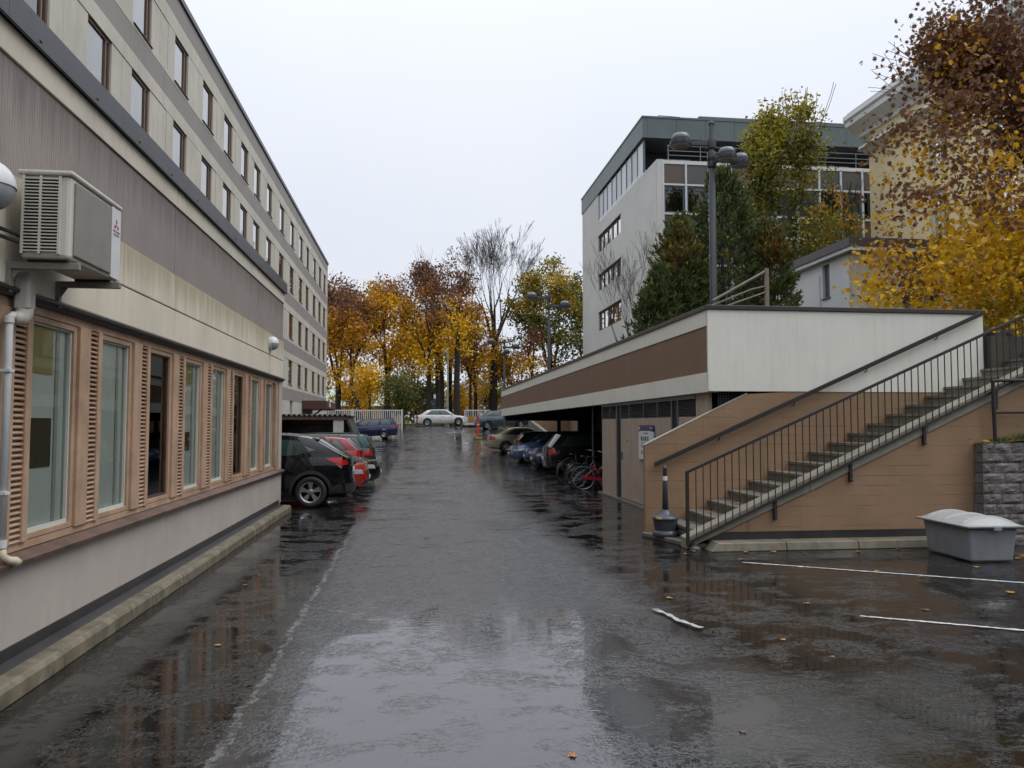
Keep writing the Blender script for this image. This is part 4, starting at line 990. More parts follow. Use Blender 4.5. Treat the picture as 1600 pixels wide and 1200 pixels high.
def suv():
    L, W, H = 4.33, 1.79, 1.605; hx = L/2; S = hatch(L, W, H, 2.61, .86, .338)
    S.update(rimr=.66, arch=.07, sill=.26, cr=.2, spoiler=True)
    S['deck'] = [(-hx, 1.03), (-hx+.2, 1.10), (-hx+.8, 1.09), (0, 1.03), (hx-1.2, 1.0), (hx-.85, .97), (hx-.45, .90), (hx-.25, .83), (hx, .76)]
    S['tail'] = [(0, 1.0), (.25, 1.08), (.45, .9), (.7, .82), (.9, .72), (1, .55)]
    S['gh'].update(ab=hx-1.0, at=hx-1.85, dt=-hx+.86, db=-hx+.12, ty=.70, arc=.085, slope=.0, dlo=W_((.09, .07), (.89, .22), (.76, .78), (.10, .9)),
        win=W_(((.10, .09), (.36, .09), (.39, .87), (.17, .87)), ((.40, .09), (.72, .13), (.68, .80), (.42, .87)), ((.755, .24), (.85, .34), (.79, .54), (.755, .56))), rw=(.14, .9))
    S['lights'] = [('tail_light', 's', -1, [(-hx+.205, .90), (-hx+.44, 1.0), (-hx+.56, 1.065), (-hx+.205, 1.075)], M_TAILR),
        ('tail_light_lens', 's', -1, [(-hx+.205, .84), (-hx+.225, .845), (-hx+.36, .94), (-hx+.205, .895)], M_TAILC),
        ('tail_light', 'e', -1, [(W/2*.64, .92), (W/2*.93, .90), (W/2*.93, 1.03), (W/2*.66, 1.02)], M_TAILR),
        ('head_light', 's', 1, [(hx-.65, .70), (hx-.35, .64), (hx-.35, .78), (hx-.62, .82)], M_HEADL), ('head_light', 'e', 1, [(W/2*.64, .63), (W/2*.93, .65), (W/2*.93, .78), (W/2*.66, .75)], M_HEADL)]
    S['sidep'] = [([(hx-1.3, .262), (-hx+1.25, .262), (-hx+1.25, .35), (hx-1.3, .35)], M_PLAST, 'lower_cladding'), ([(-hx+.205, .31), (-hx+.47, .31), (-hx+.45, .44), (-hx+.205, .52)], M_PLAST, 'bumper_cladding')]
    S['endp'] = [(-1, [(-.72, .32), (.72, .32), (.74, .50), (-.74, .50)], M_PLAST, 'bumper_cladding'), (1, [(-.36, .58), (.36, .58), (.33, .72), (-.33, .72)], M_PLAST, 'grille')]
    S['seams'] = [(hx-1.4, .4, hx-1.3, 1.0), (hx-2.3, .4, hx-2.25, 1.02), (-hx+1.02, .86, -hx+.93, 1.07), (-hx+.55, .80, -hx+.50, .94)]
    S['handles'] = [(hx-2.1, .90)]; S['plates'] = [(-1, .80), (1, .5)]
    S['disc'] = (-hx+.80, .97, .085)
    return S
def paintc(nm, c, me=.35): return paint(nm, c, me)
LG = 'cars parked nose or tail out beside the low wing'; RG = 'cars parked in the garage on the right'
# left row, near to far; rz = pi points the nose towards -X
car('parked_car', 'black crossover with silver alloy wheel parked just past the low wing', (-1.42-2.165, 17.95, 0), R(180), suv(), paintc('black_paint', (.0035, .0035, .005), 0), LG)
car('parked_car', 'orange-red hatchback parked nose out behind the black crossover', (-1.24-2.05, 20.55, 0), 0, hatch(4.1, 1.7, 1.42, TR=.30), paintc('orange_red_paint', (.30, .02, .012), .2), LG, 'multi')
car('parked_car', 'black saloon parked nose out with a chrome grille edge', (-1.06-2.38, 23.0, 0), 0, sedan(4.76, 1.82, 1.46), paintc('black_saloon_paint', (.005, .0055, .0065), 0), LG, 'multi')
car('parked_car', 'crimson hatchback parked tail out before the green estate', (-1.72-1.95, 25.4, 0), R(180), hatch(3.95, 1.66, 1.42, TR=.29), paintc('crimson_paint', (.27, .008, .02), .2), LG, 'cap')
car('parked_car', 'dark green estate car with roof rails and tow hook parked tail out', (-1.45-2.35, 28.0, 0), R(180), wagon(4.7, 1.75, 1.47, rails=True, hook=True, sidep=[([(-2.1, .45), (1.0, .45), (1.0, .52), (-2.1, .52)], M_PLAST, 'rub_strip')]), paintc('dark_green_paint', (.008, .055, .045)), LG, 'cap')
# right row
car('parked_car', 'dark grey hatchback parked tail out next to the bicycles', (4.62+2.1, 28.0, 0), 0, hatch(4.25, 1.77, 1.5, hook=False), paintc('dark_grey_paint', (.012, .014, .015), .1), RG, 'multi')
car('parked_car', 'dark navy hatchback parked nose out beside the grey hatchback', (4.55+2.0, 30.6, 0), R(180), hatch(4.0, 1.72, 1.45, TR=.3), paintc('dark_navy_paint', (.018, .032, .095)), RG, 'cap')
car('parked_car', 'mid blue hatchback parked nose out, mostly hidden between its neighbours', (4.65+2.0, 33.3, 0), R(180), hatch(4.05, 1.72, 1.45, TR=.3), paintc('mid_blue_paint', (.03, .07, .18)), RG, 'cap')
car('parked_car', 'steel blue estate parked nose out with swept headlights', (4.3+2.35, 36.2, 0), R(180), wagon(4.7, 1.86, 1.48), paintc('steel_blue_paint', (.085, .14, .26)), RG, 'multi')
car('parked_car', 'black green hatchback parked tail out between blue estate and beige saloon', (5.0+2.0, 39.9, 0), 0, hatch(4.0, 1.7, 1.44, TR=.3), paintc('black_green_paint', (.006, .012, .011), 0), RG, 'multi')
car('parked_car', 'pale beige saloon parked tail out at the far end of the garage', (4.05+2.2, 44.2, gz(6, 44.2)), 0, sedan(4.45, 1.7, 1.40, 2.62, .86, .30, hook=True), paintc('beige_paint', (.36, .31, .21), .3), RG, 'multi')
# far cars
def onslope(o, x, y, rz):
    d = Vector((math.cos(rz), math.sin(rz))); a = gz(x + d.x*1.3, y + d.y*1.3); b_ = gz(x - d.x*1.3, y - d.y*1.3)
    o.location.z = (a+b_)/2; o.rotation_euler = (0, -math.atan2(a-b_, 2.6), rz)
c = car('parked_car', 'navy blue estate car parked beyond the corrugated shelter', (-3.6, 57, 0), R(180), wagon(4.5, 1.72, 1.47, rimr=.5), paintc('navy_paint', (.012, .018, .075)), 'cars on the upper driveway', 'cap'); onslope(c, -3.6, 57, R(180))
c = car('parked_car', 'white saloon standing across the far driveway under the trees', (2.15, 69.5, 0), 0, sedan(4.84, 1.82, 1.47, 2.76, .92, .33), paintc('white_paint', (.66, .66, .64), .05), 'cars on the upper driveway', 'multi'); onslope(c, 2.15, 69.5, 0)
c = car('parked_car', 'grey-blue saloon parked behind the far end of the garage fascia', (6.9, 62.3, 0), 0, sedan(4.6, 1.8, 1.44, 2.72, .92, .32), paintc('slate_paint', (.075, .105, .125)), 'cars on the upper driveway', 'multi'); onslope(c, 6.9, 62.3, 0)

# ------------------------------------------------------------------ bicycles
M_BIKER = plain('red_bike_paint', (.42, .012, .03), .3); M_BIKEK = plain('black_bike_paint', (.012, .012, .012), .35); M_BIKES = plain('bike_steel', (.4, .4, .42), .3, .9)
def bike(label, loc, rz, fm, lean=0):
    t = thing('bicycle', label, 'bicycle', loc, rz, 'bicycles at the garage opening', world=False); t.rotation_euler = (lean, 0, rz)
    Rw = .335; f, r = (.54, 0, Rw), (-.52, 0, Rw)
    for c in (f, r):
        wE = bpy.data.objects.new('wheel', None); col.objects.link(wE); wE.parent = t; wE.location = c
        pth = [(Rw*math.cos(a), 0, Rw*math.sin(a)) for a in [2*math.pi*q/36 for q in range(37)]]
        MB().tube(pth, .017, 8, False).build('tyre', M_TYRE, wE, smooth=True)
        MB().tube([(p[0]*.93, 0, p[2]*.93) for p in pth], .011, 6, False).build('rim', M_BIKES, wE, smooth=True)
        m = MB()
        for q in range(18):
            a = 2*math.pi*q/18; m.tube([(.02*math.cos(a+1), .025*(-1)**q, .02*math.sin(a+1)), (Rw*.92*math.cos(a), 0, Rw*.92*math.sin(a))], .0022, 3, False)
        o = m.build('spokes', M_BIKES, wE); o['kind'] = 'stuff'
        MB().lathe([(.018, -.05), (.025, -.03), (.025, .03), (.018, .05)], 10, (0,0,0), 'y').build('hub', M_BIKES, wE)
        m = MB(); m.grid(lambda u, v: ((Rw+.03)*math.cos(lerp(.1, 2.7, u)), lerp(-.025, .025, v), (Rw+.03)*math.sin(lerp(.1, 2.7, u))), 16, 2); m.build('mudguard', fm, wE, smooth=True)
    bb = (-.08, 0, .28); seat = (-.22, 0, .72); head = (.36, 0, .84); hl = (.40, 0, .62)
    for nm, a, b_, rr_ in (('down_tube', hl, bb, .017), ('seat_tube', bb, seat, .016), ('top_tube', (.375, 0, .76), (-.17, 0, .52), .015), ('head_tube', head, hl, .019)):
        MB().tube([a, b_], rr_, 8).build(nm, fm, t, smooth=True)
    for s in (-1, 1):
        MB().tube([(bb[0], s*.03, bb[2]), (r[0], s*.06, Rw)], .010, 6).build('chain_stay', fm, t)
        MB().tube([(seat[0]+.04, s*.02, .58), (r[0], s*.06, Rw)], .009, 6).build('seat_stay', fm, t)
        MB().tube([(.405, s*.03, .60), (.45, s*.05, .52), (f[0], s*.055, Rw)], .011, 6).build('fork_blade', fm, t)
    MB().tube([seat, (-.25, 0, .86)], .013, 8).build('seat_post', M_BIKES, t)
    m = MB(); m.hexa([(-.40, -.085, .87), (-.12, -.02, .87), (-.12, .02, .87), (-.40, .085, .87)], [(-.40, -.09, .92), (-.11, -.022, .905), (-.11, .022, .905), (-.40, .09, .92)]); m.build('saddle', M_BIKEK, t, bevel=.02)
    MB().tube([head, (.34, 0, .95), (.36, 0, .98)], .013, 8).build('stem', M_BIKES, t)
    MB().tube([(.20, -.29, 1.0), (.30, -.25, 1.01), (.37, -.1, .99), (.37, .1, .99), (.30, .25, 1.01), (.20, .29, 1.0)], .012, 8).build('handlebar', M_BIKES, t, smooth=True)
    for s in (-1, 1): MB().tube([(.20, s*.29, 1.0), (.29, s*.255, 1.01)], .017, 8).build('grip', M_BIKEK, t)
    m = MB(); m.hexa([(-.56, -.05, .31), (.02, -.05, .24), (.02, -.05, .33), (-.56, -.05, .38)], [(-.56, -.075, .31), (.02, -.075, .24), (.02, -.075, .33), (-.56, -.075, .38)]); m.build('chain_guard', fm, t, bevel=.01)
    MB().tube([(-.08, -.1, .28), (-.0, -.1, .13)], .01, 6).build('crank', M_BIKES, t); MB().box(-.05, .05, -.2, -.1, .115, .135).build('pedal', M_BIKEK, t)
    m = MB(); m.box(-.82, -.42, -.06, .06, .70, .71); m.build('rack', M_BIKEK, t)
    MB().tube([(-.50, .07, Rw), (-.5, .22, 0.0)], .01, 6).build('kickstand', M_BIKES, t)
bike('red bicycle parked nearest the store boarding', (5.05, 20.75, 0), R(-8), M_BIKER)
bike('black bicycle with red seat stay leaning behind the red one', (4.95, 21.5, 0), R(18), M_BIKEK, .08)
bike('dark bicycle standing between the grey hatchback and other bikes', (5.0, 23.0, 0), R(10), M_BIKEK)
# ------------------------------------------------------------------ lamp posts along the garage roof
M_POLE = mat('grey_lamp_steel', (.075, .085, .095), .45, .12, 3, .05, metal=.4)
M_LDARK = mat('charcoal_lamp_head', (.045, .048, .055), .42, .12, 3, .05)
M_LGL = plain('frosted_lamp_glass', (.33, .32, .29), .25)
M_LDOME = mat('grey_lamp_dome', (.17, .18, .195), .35, .1, 3, .05)
def lamp_head(t, base, d, s, arm):
    # arm runs from the pole collar outwards along d; bowl-shaped head hangs at its end
    bx, by, bz = base; d = Vector(d).normalized(); e = Vector((-d.y, d.x, 0)); p = Vector(base)
    q = p + d*arm
    a = MB(); A = [p + e*k*.04*s + Vector((0,0,z)) for k, z in ((-1,-.06*s),(1,-.06*s),(1,.06*s),(-1,.06*s))]; B = [q + e*k*.035*s + Vector((0,0,z)) for k, z in ((-1,-.045*s),(1,-.045*s),(1,.05*s),(-1,.05*s))]
    a.hexa(A, B); a.build('arm', M_LDARK, t, bevel=.01)
    c = q + d*.2*s
    MB().lathe([(.225*s, -.06*s), (.235*s, -.04*s), (.23*s, .05*s), (.205*s, .06*s)], 24, c).build('head_band', M_LDARK, t, auto=40)
    MB().lathe([(.21*s, .055*s), (.175*s, .17*s), (.15*s, .205*s), (.1*s, .222*s), (.01, .228*s)], 24, c).build('dome', M_LDOME, t, smooth=True)
    MB().lathe([(.222*s, -.06*s), (.15*s, -.085*s), (.01, -.095*s)], 24, c).build('lens', M_LGL, t, smooth=True)
    MB().lathe([(.026*s, -.001), (.02*s, .012)], 8, (c.x + .0, c.y - .235*s, c.z), 'y').build('bolt', M_DARK, t)
def lamp_post(label, x, y, z0, top, heads):
    t = thing('lamp_post', label, 'lamp post', (x, y, z0), 0, 'lamp posts along the garage roof')
    MB().lathe([(.075, z0), (.073, top-1.35), (.055, top-1.3), (.052, top-.04)], 18, (x, y, 0)).build('pole', M_POLE, t, auto=40)
    MB().lathe([(.07, top-.06), (.07, top-.02), (.05, top), (.01, top+.02)], 18, (x, y, 0)).build('cap', M_POLE, t, auto=40)
    MB().lathe([(.14, z0), (.14, z0+.05), (.09, z0+.12)], 16, (x, y, 0)).build('base_plate', M_POLE, t)
    for (z, d, s, arm) in heads:
        MB().lathe([(.09, z-.11), (.095, z-.09), (.095, z+.09), (.09, z+.11)], 16, (x, y, 0)).build('collar', M_LDARK, t, auto=40)
        lamp_head(t, (x, y, z), d, s, arm)
lamp_post('nearest grey lamp post with three bowl heads before the conifers', 6.13, 15.3, 3.45, 8.19, [(7.72, (-1, .12, 0), 0.97, .46), (7.32, (.5, -.85, 0), .9, .2), (7.42, (1, .35, 0), .9, .6)])
lamp_post('middle grey lamp post with two heads rising above the fascia', 5.87, 34, 3.45, 7.78, [(7.5, (-1, .1, 0), 1.1, .55), (7.12, (1, -.1, 0), 1.1, .5)])
lamp_post('farthest small lamp post with crossed heads over the garage end', 6.1, 54, 1.4, 7.84, [(7.6, (-1, .1, 0), 1.2, .7), (7.25, (1, -.1, 0), 1.2, .6), (6.85, (.2, -1, 0), 1.1, .3)])
# rail on the garage roof
M_GALV = mat('weathered_pipe', (.20, .165, .125), .5, .2, 4, .05)
rf = thing('roof_railing', 'weathered pipe railing beside the lamp post on the garage roof', 'railing', (6.9, 14.8, 3.45))
MB().box(7.02, 7.09, 14.75, 14.82, 3.45, 4.98).build('post', M_GALV, rf)
MB().tube([(7.06, 14.78, 4.93), (6.0, 15.0, 4.33)], .03, 8).build('top_rail', M_GALV, rf)
MB().tube([(7.08, 14.78, 4.62), (6.75, 14.85, 4.55), (5.95, 15.0, 4.22)], .018, 8).build('mid_rail', M_GALV, rf)
MB().tube([(7.06, 14.78, 4.5), (6.0, 15.0, 4.12)], .018, 8).build('low_rail', M_GALV, rf)

# ------------------------------------------------------------------ raised terrace on the right
M_TERR = mat('terrace_ground', (.05, .055, .025), .9, .4, 2, .5, 15)
m = MB()
def tz(x, y): return 3.32 if x < 13 else 3.32 + min(2.2, (x-13)*.35)
xt = [9.76, 10.41] + frange(11, 20, 1) + [22, 30, 90]; yt = [12.2, 13.4, 16, 20, 30, 43.5, 60, 110]
m.add([(x, y, tz(x, y)) for x in xt for y in yt], [(i*len(yt)+j, (i+1)*len(yt)+j, (i+1)*len(yt)+j+1, i*len(yt)+j+1) for i in range(len(xt)-1) for j in range(len(yt)-1)])
struct(m.build('terrace', M_TERR, smooth=True))
MB().box(10.42, 10.7, 43.5, 110, -.2, 3.30).build('terrace_wall', M_TAN, None)['kind'] = 'structure'
m = MB(); m.box(12.6, 90, 11.9, 12.19, 0, 3.3); struct(m.build('terrace_front_wall', M_TAN))

# ------------------------------------------------------------------ modern office building
M_OC = mat('light_grey_concrete', (.52, .51, .47), .75, .07, .35, .2, 30, streak=.15)
M_GREENM = mat('green_grey_sheet', (.085, .11, .105), .45, .12, .5, .08, 20, metal=.2)
M_ALU = mat('white_aluminium', (.55, .57, .58), .35, .05)
M_OGL = glass('office_glass', (.62, .70, .73), 1.3)
M_OPAN = [mat('spandrel_%d' % i, c, .3, .1, .5, 0) for i, c in enumerate(((.10, .072, .05), (.075, .08, .075), (.085, .078, .062)))]
M_OBL = mat('office_blind', (.46, .55, .61), .7, .1, .7)
M_RIBB = mat('grey_ribbon_panel', (.40, .42, .43), .3, .08, .6, 0)
M_OFR = plain('slate_window_frame', (.06, .075, .095), .4)
XO, YO0, YO1 = 15.4, 47.9, 70.5
of = thing('office_building', 'modern grey office block with glass front and green-grey roof band', 'building', (22, 58, 3.7))
MB().box(XO+.35, 46, YO0+.6, YO1-.2, 3.5, 18.9).build('core', M_DARK, of)
# left concrete wall with recessed windows
wz = [(9.75, 11.32), (13.2, 14.55), (16.52, 17.92)]
zj = [3.5, 9.75, 11.32, 13.2, 14.55, 16.52, 17.92, 19.1]
for i, (a, b_) in enumerate(zip(zj, zj[1:])):
    if i % 2 == 0:
        for p_, q in ((YO0, 52.2), (52.2, 56.8), (56.8, 64.1), (64.1, YO1)): MB().box(XO, XO+.34, p_+.006, q-.006, a+.003, b_-.003).build('wall_panel', M_OC, of)
    else:
        for p_, q in ((YO0, 56.8), (64.1, YO1)): MB().box(XO, XO+.34, p_+.006, q-.006, a+.003, b_-.003).build('wall_panel', M_OC, of)
        wn = bpy.data.objects.new('side_window', None); col.objects.link(wn); wn.parent = of; wn.matrix_parent_inverse = Matrix.Translation(-Vector(of.location))
        nn = 5; wd = (64.1-56.8)/nn
        fr_ = MB()
        for q in range(nn+1): fr_.box(XO+.1, XO+.22, 56.8+q*wd-.06, 56.8+q*wd+.06, a, b_)
        fr_.box(XO+.1, XO+.22, 56.8, 64.1, a, a+.09); fr_.box(XO+.1, XO+.22, 56.8, 64.1, b_-.09, b_); fr_.build('frame', M_TF, wn)
        for q in range(nn):
            MB().add([(XO+.16, 56.86+q*wd, a+.09), (XO+.16, 56.74+(q+1)*wd, a+.09), (XO+.16, 56.74+(q+1)*wd, b_-.09), (XO+.16, 56.86+q*wd, b_-.09)], [(0,1,2,3)]).build('pane', M_OGL, wn)
        m = MB(); m.box(XO-.03, XO+.3, 56.7, 64.2, b_, b_+.06); m.build('hood', M_TF, wn)
# penthouse storey with roof band
P0 = 51.0
MB().box(XO+.005, XO+.34, 64.1, YO1, 19.1, 21.7).build('penthouse_wall', M_OC, of)
MB().box(XO+.4, 46, P0+2.6, YO1-.2, 19.0, 21.65).build('penthouse_core', M_DARK, of)
nn = 9; wd = (64.1-P0)/nn
for q in range(nn):
    MB().box(XO+.1, XO+.16, P0+q*wd+.06, P0+(q+1)*wd-.06, 19.45, 21.5).build('ribbon_pane', M_RIBB if q % 3 else M_ALU, of)
    MB().box(XO+.06, XO+.2, P0+q*wd-.06, P0+q*wd+.06, 19.3, 21.6).build('ribbon_mullion', M_OFR, of)
MB().box(XO+.06, XO+.3, P0, 64.1, 19.1, 19.44).build('ribbon_sill', M_ALU, of)
rj = [YO1+.1] + [YO1+.1 - 2.75*q for q in range(1, 8)]; rj[-1] = P0-.3
for a, b_ in zip(rj[1:], rj): MB().box(XO-.06, XO+.3, a+.008, b_-.008, 21.65, 23.05).build('roof_band_panel', M_GREENM, of)
rx = frange(XO+.3, 46, 2.1)
for a, b_ in zip(rx, rx[1:]): MB().box(a+.008, b_-.008, P0-.3, P0+.05, 21.65, 23.05).build('roof_band_panel', M_GREENM, of)
MB().box(XO-.1, 46, P0-.34, YO1+.14, 23.05, 23.17).build('roof_cap', M_GREENM, of)
MB().box(XO, 46, P0-.2, P0+3, 21.55, 21.66).build('soffit', M_DARK, of)
MB().box(20.0, 46, P0+1.2, P0+12, 23.1, 24.0).build('plant_room', M_GREENM, of, bevel=.05)
for q in range(9): 
    MB().box(XO+2+q*3.1, XO+4.4+q*3.1, P0+2.5, P0+2.58, 19.3, 21.2).build('penthouse_pane', M_OGL if q % 2 else M_OBL, of)
# terrace rail
tr = MB(); 
for q in range(9): MB().box(XO+.9+q*2.2, XO+.94+q*2.2, YO0+.25, YO0+.32, 19.15, 20.2).build('terrace_rail_post', M_STEEL, of)
for z in (20.2, 19.85, 19.55): MB().box(XO+.85, 40, YO0+.26, YO0+.31, z-.018, z+.018).build('terrace_rail', M_STEEL, of)
MB().box(XO+.02, 46, YO0+.02, P0+2.6, 18.95, 19.12).build('terrace_slab', M_OC, of)
# curtain wall
cw = 1.545; NC = 13
MB().box(XO+.02, XO+.36, YO0-.1, YO0+.1, 3.5, 19.1).build('corner_pier', M_OC, of) 
zs_ = []; z = 18.92
while z > 4: zs_ += [(z, z-1.42, 'p'), (z-1.42, z-3.36, 'w')]; z -= 3.36
rr = random.Random(2)
for (zt_, zb_, kd) in zs_:
    MB().box(XO+.4, XO+.5+NC*cw, YO0-.04, YO0+.1, zt_-.07, zt_+.05).build('transom', M_ALU, of)
    for q in range(NC):
        x0 = XO+.45+q*cw+.06; x1 = x0+cw-.12
        if kd == 'p': MB().box(x0, x1, YO0+.02, YO0+.06, zb_+.05, zt_-.07).build('spandrel_panel', M_OPAN[(q*7+int(zt_)) % 3 if q else 0], of)
        else:
            wn = bpy.data.objects.new('front_window', None); col.objects.link(wn); wn.parent = of; wn.matrix_parent_inverse = Matrix.Translation(-Vector(of.location))
            f_ = MB()
            for (a, b_, c, d) in ((x0, x0+.1, zb_+.05, zt_-.07), (x1-.14, x1, zb_+.05, zt_-.07), (x0+.1, x1-.14, zb_+.05, zb_+.15), (x0+.1, x1-.14, zt_-.17, zt_-.07)): f_.box(a, b_, YO0+.01, YO0+.08, c, d)
            f_.build('frame', M_OFR, wn)
            MB().add([(x0+.1, YO0+.06, zb_+.15), (x1-.14, YO0+.06, zb_+.15), (x1-.14, YO0+.06, zt_-.17), (x0+.1, YO0+.06, zt_-.17)], [(0,1,2,3)]).build('pane', M_OGL, wn)
            if rr.random() < .75: MB().box(x0+.1+rr.choice((0, .25)), x1-.14, YO0+.09, YO0+.11, zb_+.1, zt_-.15).build('blind', M_OBL, wn)
for q in range(NC+1): MB().box(XO+.45+q*cw-.06, XO+.45+q*cw+.06, YO0-.08, YO0+.08, 3.5, 18.98).build('mullion', M_ALU, of)
MB().box(XO+.36, XO+.44, YO0-.06, YO0+.1, 3.5, 19.1).build('corner_strip', M_ALU, of)
# wire frame of a roof aerial
ra = MB(); ra.tube([(16.4, 52.5, 23.1), (17.1, 52.5, 24.0), (18.7, 52.5, 23.95), (18.5, 52.5, 23.5), (18.8, 52.5, 23.1)], .03, 6)
ra.build('roof_aerial', M_STEEL, of); MB().box(17.2, 17.7, 52.3, 52.8, 23.1, 23.35).build('roof_vent', M_LDARK, of)

# ------------------------------------------------------------------ small white flat-roofed building
sm = thing('white_annex', 'small white flat-roofed building with slit windows beside the conifers', 'building', (20, 31, 3.7))
XA, A0, A1 = 17.0, 28.4, 37.0
M_AW = mat('white_plaster', (.62, .62, .61), .75, .06, .6, .2, 40, streak=.15)
M_AP = mat('pinkish_plaster', (.42, .36, .29), .75, .12, .8, .2, 40)
MB().box(XA+.25, 30, A0+.2, A1-.2, 3, 8.9).build('core', M_DARK, sm)
sl_ = [(29.85, 30.4), (33.4, 33.95)]
ed = [A0] + [e for s in sl_ for e in s] + [A1]
for p_, q in zip(ed[::2], ed[1::2]): MB().box(XA, XA+.24, p_, q, 3, 8.62).build('wall', M_AW, sm)
for p_, q in sl_:
    MB().box(XA, XA+.24, p_, q, 8.5, 8.62).build('lintel', M_AW, sm); MB().box(XA, XA+.24, p_, q, 3, 7.1).build('spandrel', M_AW, sm)
    MB().box(XA+.12, XA+.16, p_, q, 7.1, 8.5).build('slit_window', M_OFR, sm)
    MB().box(XA-.05, XA+.2, p_-.05, q+.05, 7.04, 7.1).build('sill', M_OFR, sm)
for p_, q in ((30.6, 32.4), (34.1, 36.0)): MB().box(XA-.05, XA, p_, q, 3, 8.1).build('raised_field', M_AW, sm)
MB().box(XA+.02, 19.2, A0-.2, A0, 3, 8.62).build('front_wall', M_AP, sm)
MB().box(19.2, 20.6, A0-.1, A0, 3, 8.6).build('front_window', M_OGL, sm)
for x in (19.2, 19.85, 20.5): MB().box(x, x+.1, A0-.16, A0-.1, 3, 8.6).build('window_mullion', M_OFR, sm)
MB().box(20.6, 30, A0-.2, A0, 3, 8.62).build('front_wall', M_AP, sm)
MB().box(XA-.25, 30.2, A0-.5, A1+.2, 8.63, 8.78).build('roof_board', M_AW, sm); MB().box(XA-.3, 30.25, A0-.55, A1+.25, 8.78, 9.12).build('roof_edge', M_CAP, sm)

# ------------------------------------------------------------------ yellow building with cornice
yb = thing('yellow_building', 'pale yellow plastered building with heavy white cornice behind the maple', 'building', (30, 30, 3.7))
M_YE = mat('yellow_plaster', (.72, .60, .36), .75, .1, .5, .2, 30, streak=.2)
M_CORN = mat('white_cornice', (.74, .75, .74), .6, .06, .5, .1)
XY, B1, B0 = 25.0, 39.2, 10.0
ry = [(6.2, 8.6), (10.6, 13.2), (14.4, 16.4)]
wy = [13.0, 17.0, 21.0, 25.0, 29.0, 33.2]
MB().box(XY+.4, 42, B0, B1-.3, 3, 18).build('core', M_DARK, yb)
lastz = 3
for (a, b_) in ry + [(17.2, 17.2)]:
    MB().box(XY, XY+.4, B0, B1, lastz, a).build('wall_band', M_YE, yb); lastz = b_
    if a == b_: break
    ed = [B0] + [e for q in wy for e in (q, q+1.3)] + [B1]
    for p_, q in zip(ed[::2], ed[1::2]): MB().box(XY, XY+.4, p_, q, a, b_).build('wall_pier', M_YE, yb)
    for q in wy:
        wn = bpy.data.objects.new('window', None); col.objects.link(wn); wn.parent = yb; wn.matrix_parent_inverse = Matrix.Translation(-Vector(yb.location))
        f_ = MB()
        for (c, d, e, f2) in ((q, q+.1, a, b_), (q+1.2, q+1.3, a, b_), (q+.6, q+.7, a, b_), (q+.1, q+1.2, a, a+.1), (q+.1, q+1.2, b_-.1, b_), (q+.1, q+1.2, (a+b_)/2+.2, (a+b_)/2+.28)): f_.box(XY+.15, XY+.25, c, d, e, f2)
        f_.build('frame', M_ALU, wn)
        MB().add([(XY+.2, q+.1, a+.1), (XY+.2, q+1.2, a+.1), (XY+.2, q+1.2, b_-.1), (XY+.2, q+.1, b_-.1)], [(0,1,2,3)]).build('pane', M_OGL, wn)
        MB().box(XY-.08, XY+.2, q-.1, q+1.4, a-.12, a).build('sill', M_CORN, wn)
MB().prism([(B0, 18.0), (B1+.1, 18.0), (B1+.1, 17.2), (B0, 17.2)], 0, XY-.1, XY+.4).build('frieze', M_YE, yb)
corn = [(XY+.4, 18.0), (XY-.25, 18.0), (XY-.3, 18.15), (XY-.75, 18.45), (XY-.95, 18.6), (XY-.98, 18.85), (XY-1.1, 18.95), (XY-1.1, 19.2), (XY+.4, 19.35)]
MB().prism([(x, z) for x, z in corn], 1, B0, B1+1.0).build('cornice', M_CORN, yb)
MB().prism([(XY+.4, 17.0), (XY-.1, 17.0), (XY-.25, 17.12), (XY-.5, 17.2), (XY-.5, 17.32), (XY+.4, 17.42)], 1, B0, B1+.5).build('string_course', M_CORN, yb)
MB().prism([(XY+.4, 9.2), (XY-.1, 9.2), (XY-.2, 9.3), (XY-.2, 9.5), (XY+.4, 9.6)], 1, B0, B1+.2).build('string_course', M_CORN, yb)
MB().box(XY, 42, B1, B1+.3, 3, 18.0).build('end_wall', M_YE, yb)
MB().prism([(XY-1.0, 19.3), (XY+4, 21.5), (42, 21.5), (42, 19.3)], 1, B0, B1+.8).build('roof', M_GREENM, yb)

# ------------------------------------------------------------------ shelter, fences and far street things
M_CORR = mat('corrugated_fibre_cement', (.035, .034, .032), .6, .3, 2, .1)
M_WPOST = mat('white_post_paint', (.5, .49, .46), .6, .15)
sh = thing('bin_shelter', 'open shelter with dark corrugated roof behind the green estate car', 'shelter', (-4.6, 35, 0))
m = MB(); N = 60
def cr(u, v): return (lerp(-6.4, -2.95, u), lerp(34.0, 37.5, v), 2.20 + .05*math.sin(u*math.pi*2*16) - .02*v)
m.grid(cr, 160, 2); o = m.build('corrugated_roof', M_CORR, sh, smooth=True); s_ = o.modifiers.new('t', 'SOLIDIFY'); s_.thickness = .02
MB().box(-6.4, -3.0, 34.05, 34.15, 2.0, 2.13).build('front_beam', M_WOODD, sh)
MB().box(-3.62, -3.18, 34.1, 34.2, 0, 2.0).build('white_panel', M_WPOST, sh)
MB().box(-6.4, -6.3, 34.1, 37.4, 0, 2.1).build('side_wall', M_DARK, sh); MB().box(-6.4, -3.2, 37.3, 37.4, 0, 2.1).build('back_wall', M_WOODD, sh)
for q in range(5): MB().box(-6.3, -3.3, 37.2, 37.28, .3+q*.36, .34+q*.36).build('back_rail', M_DARK, sh)
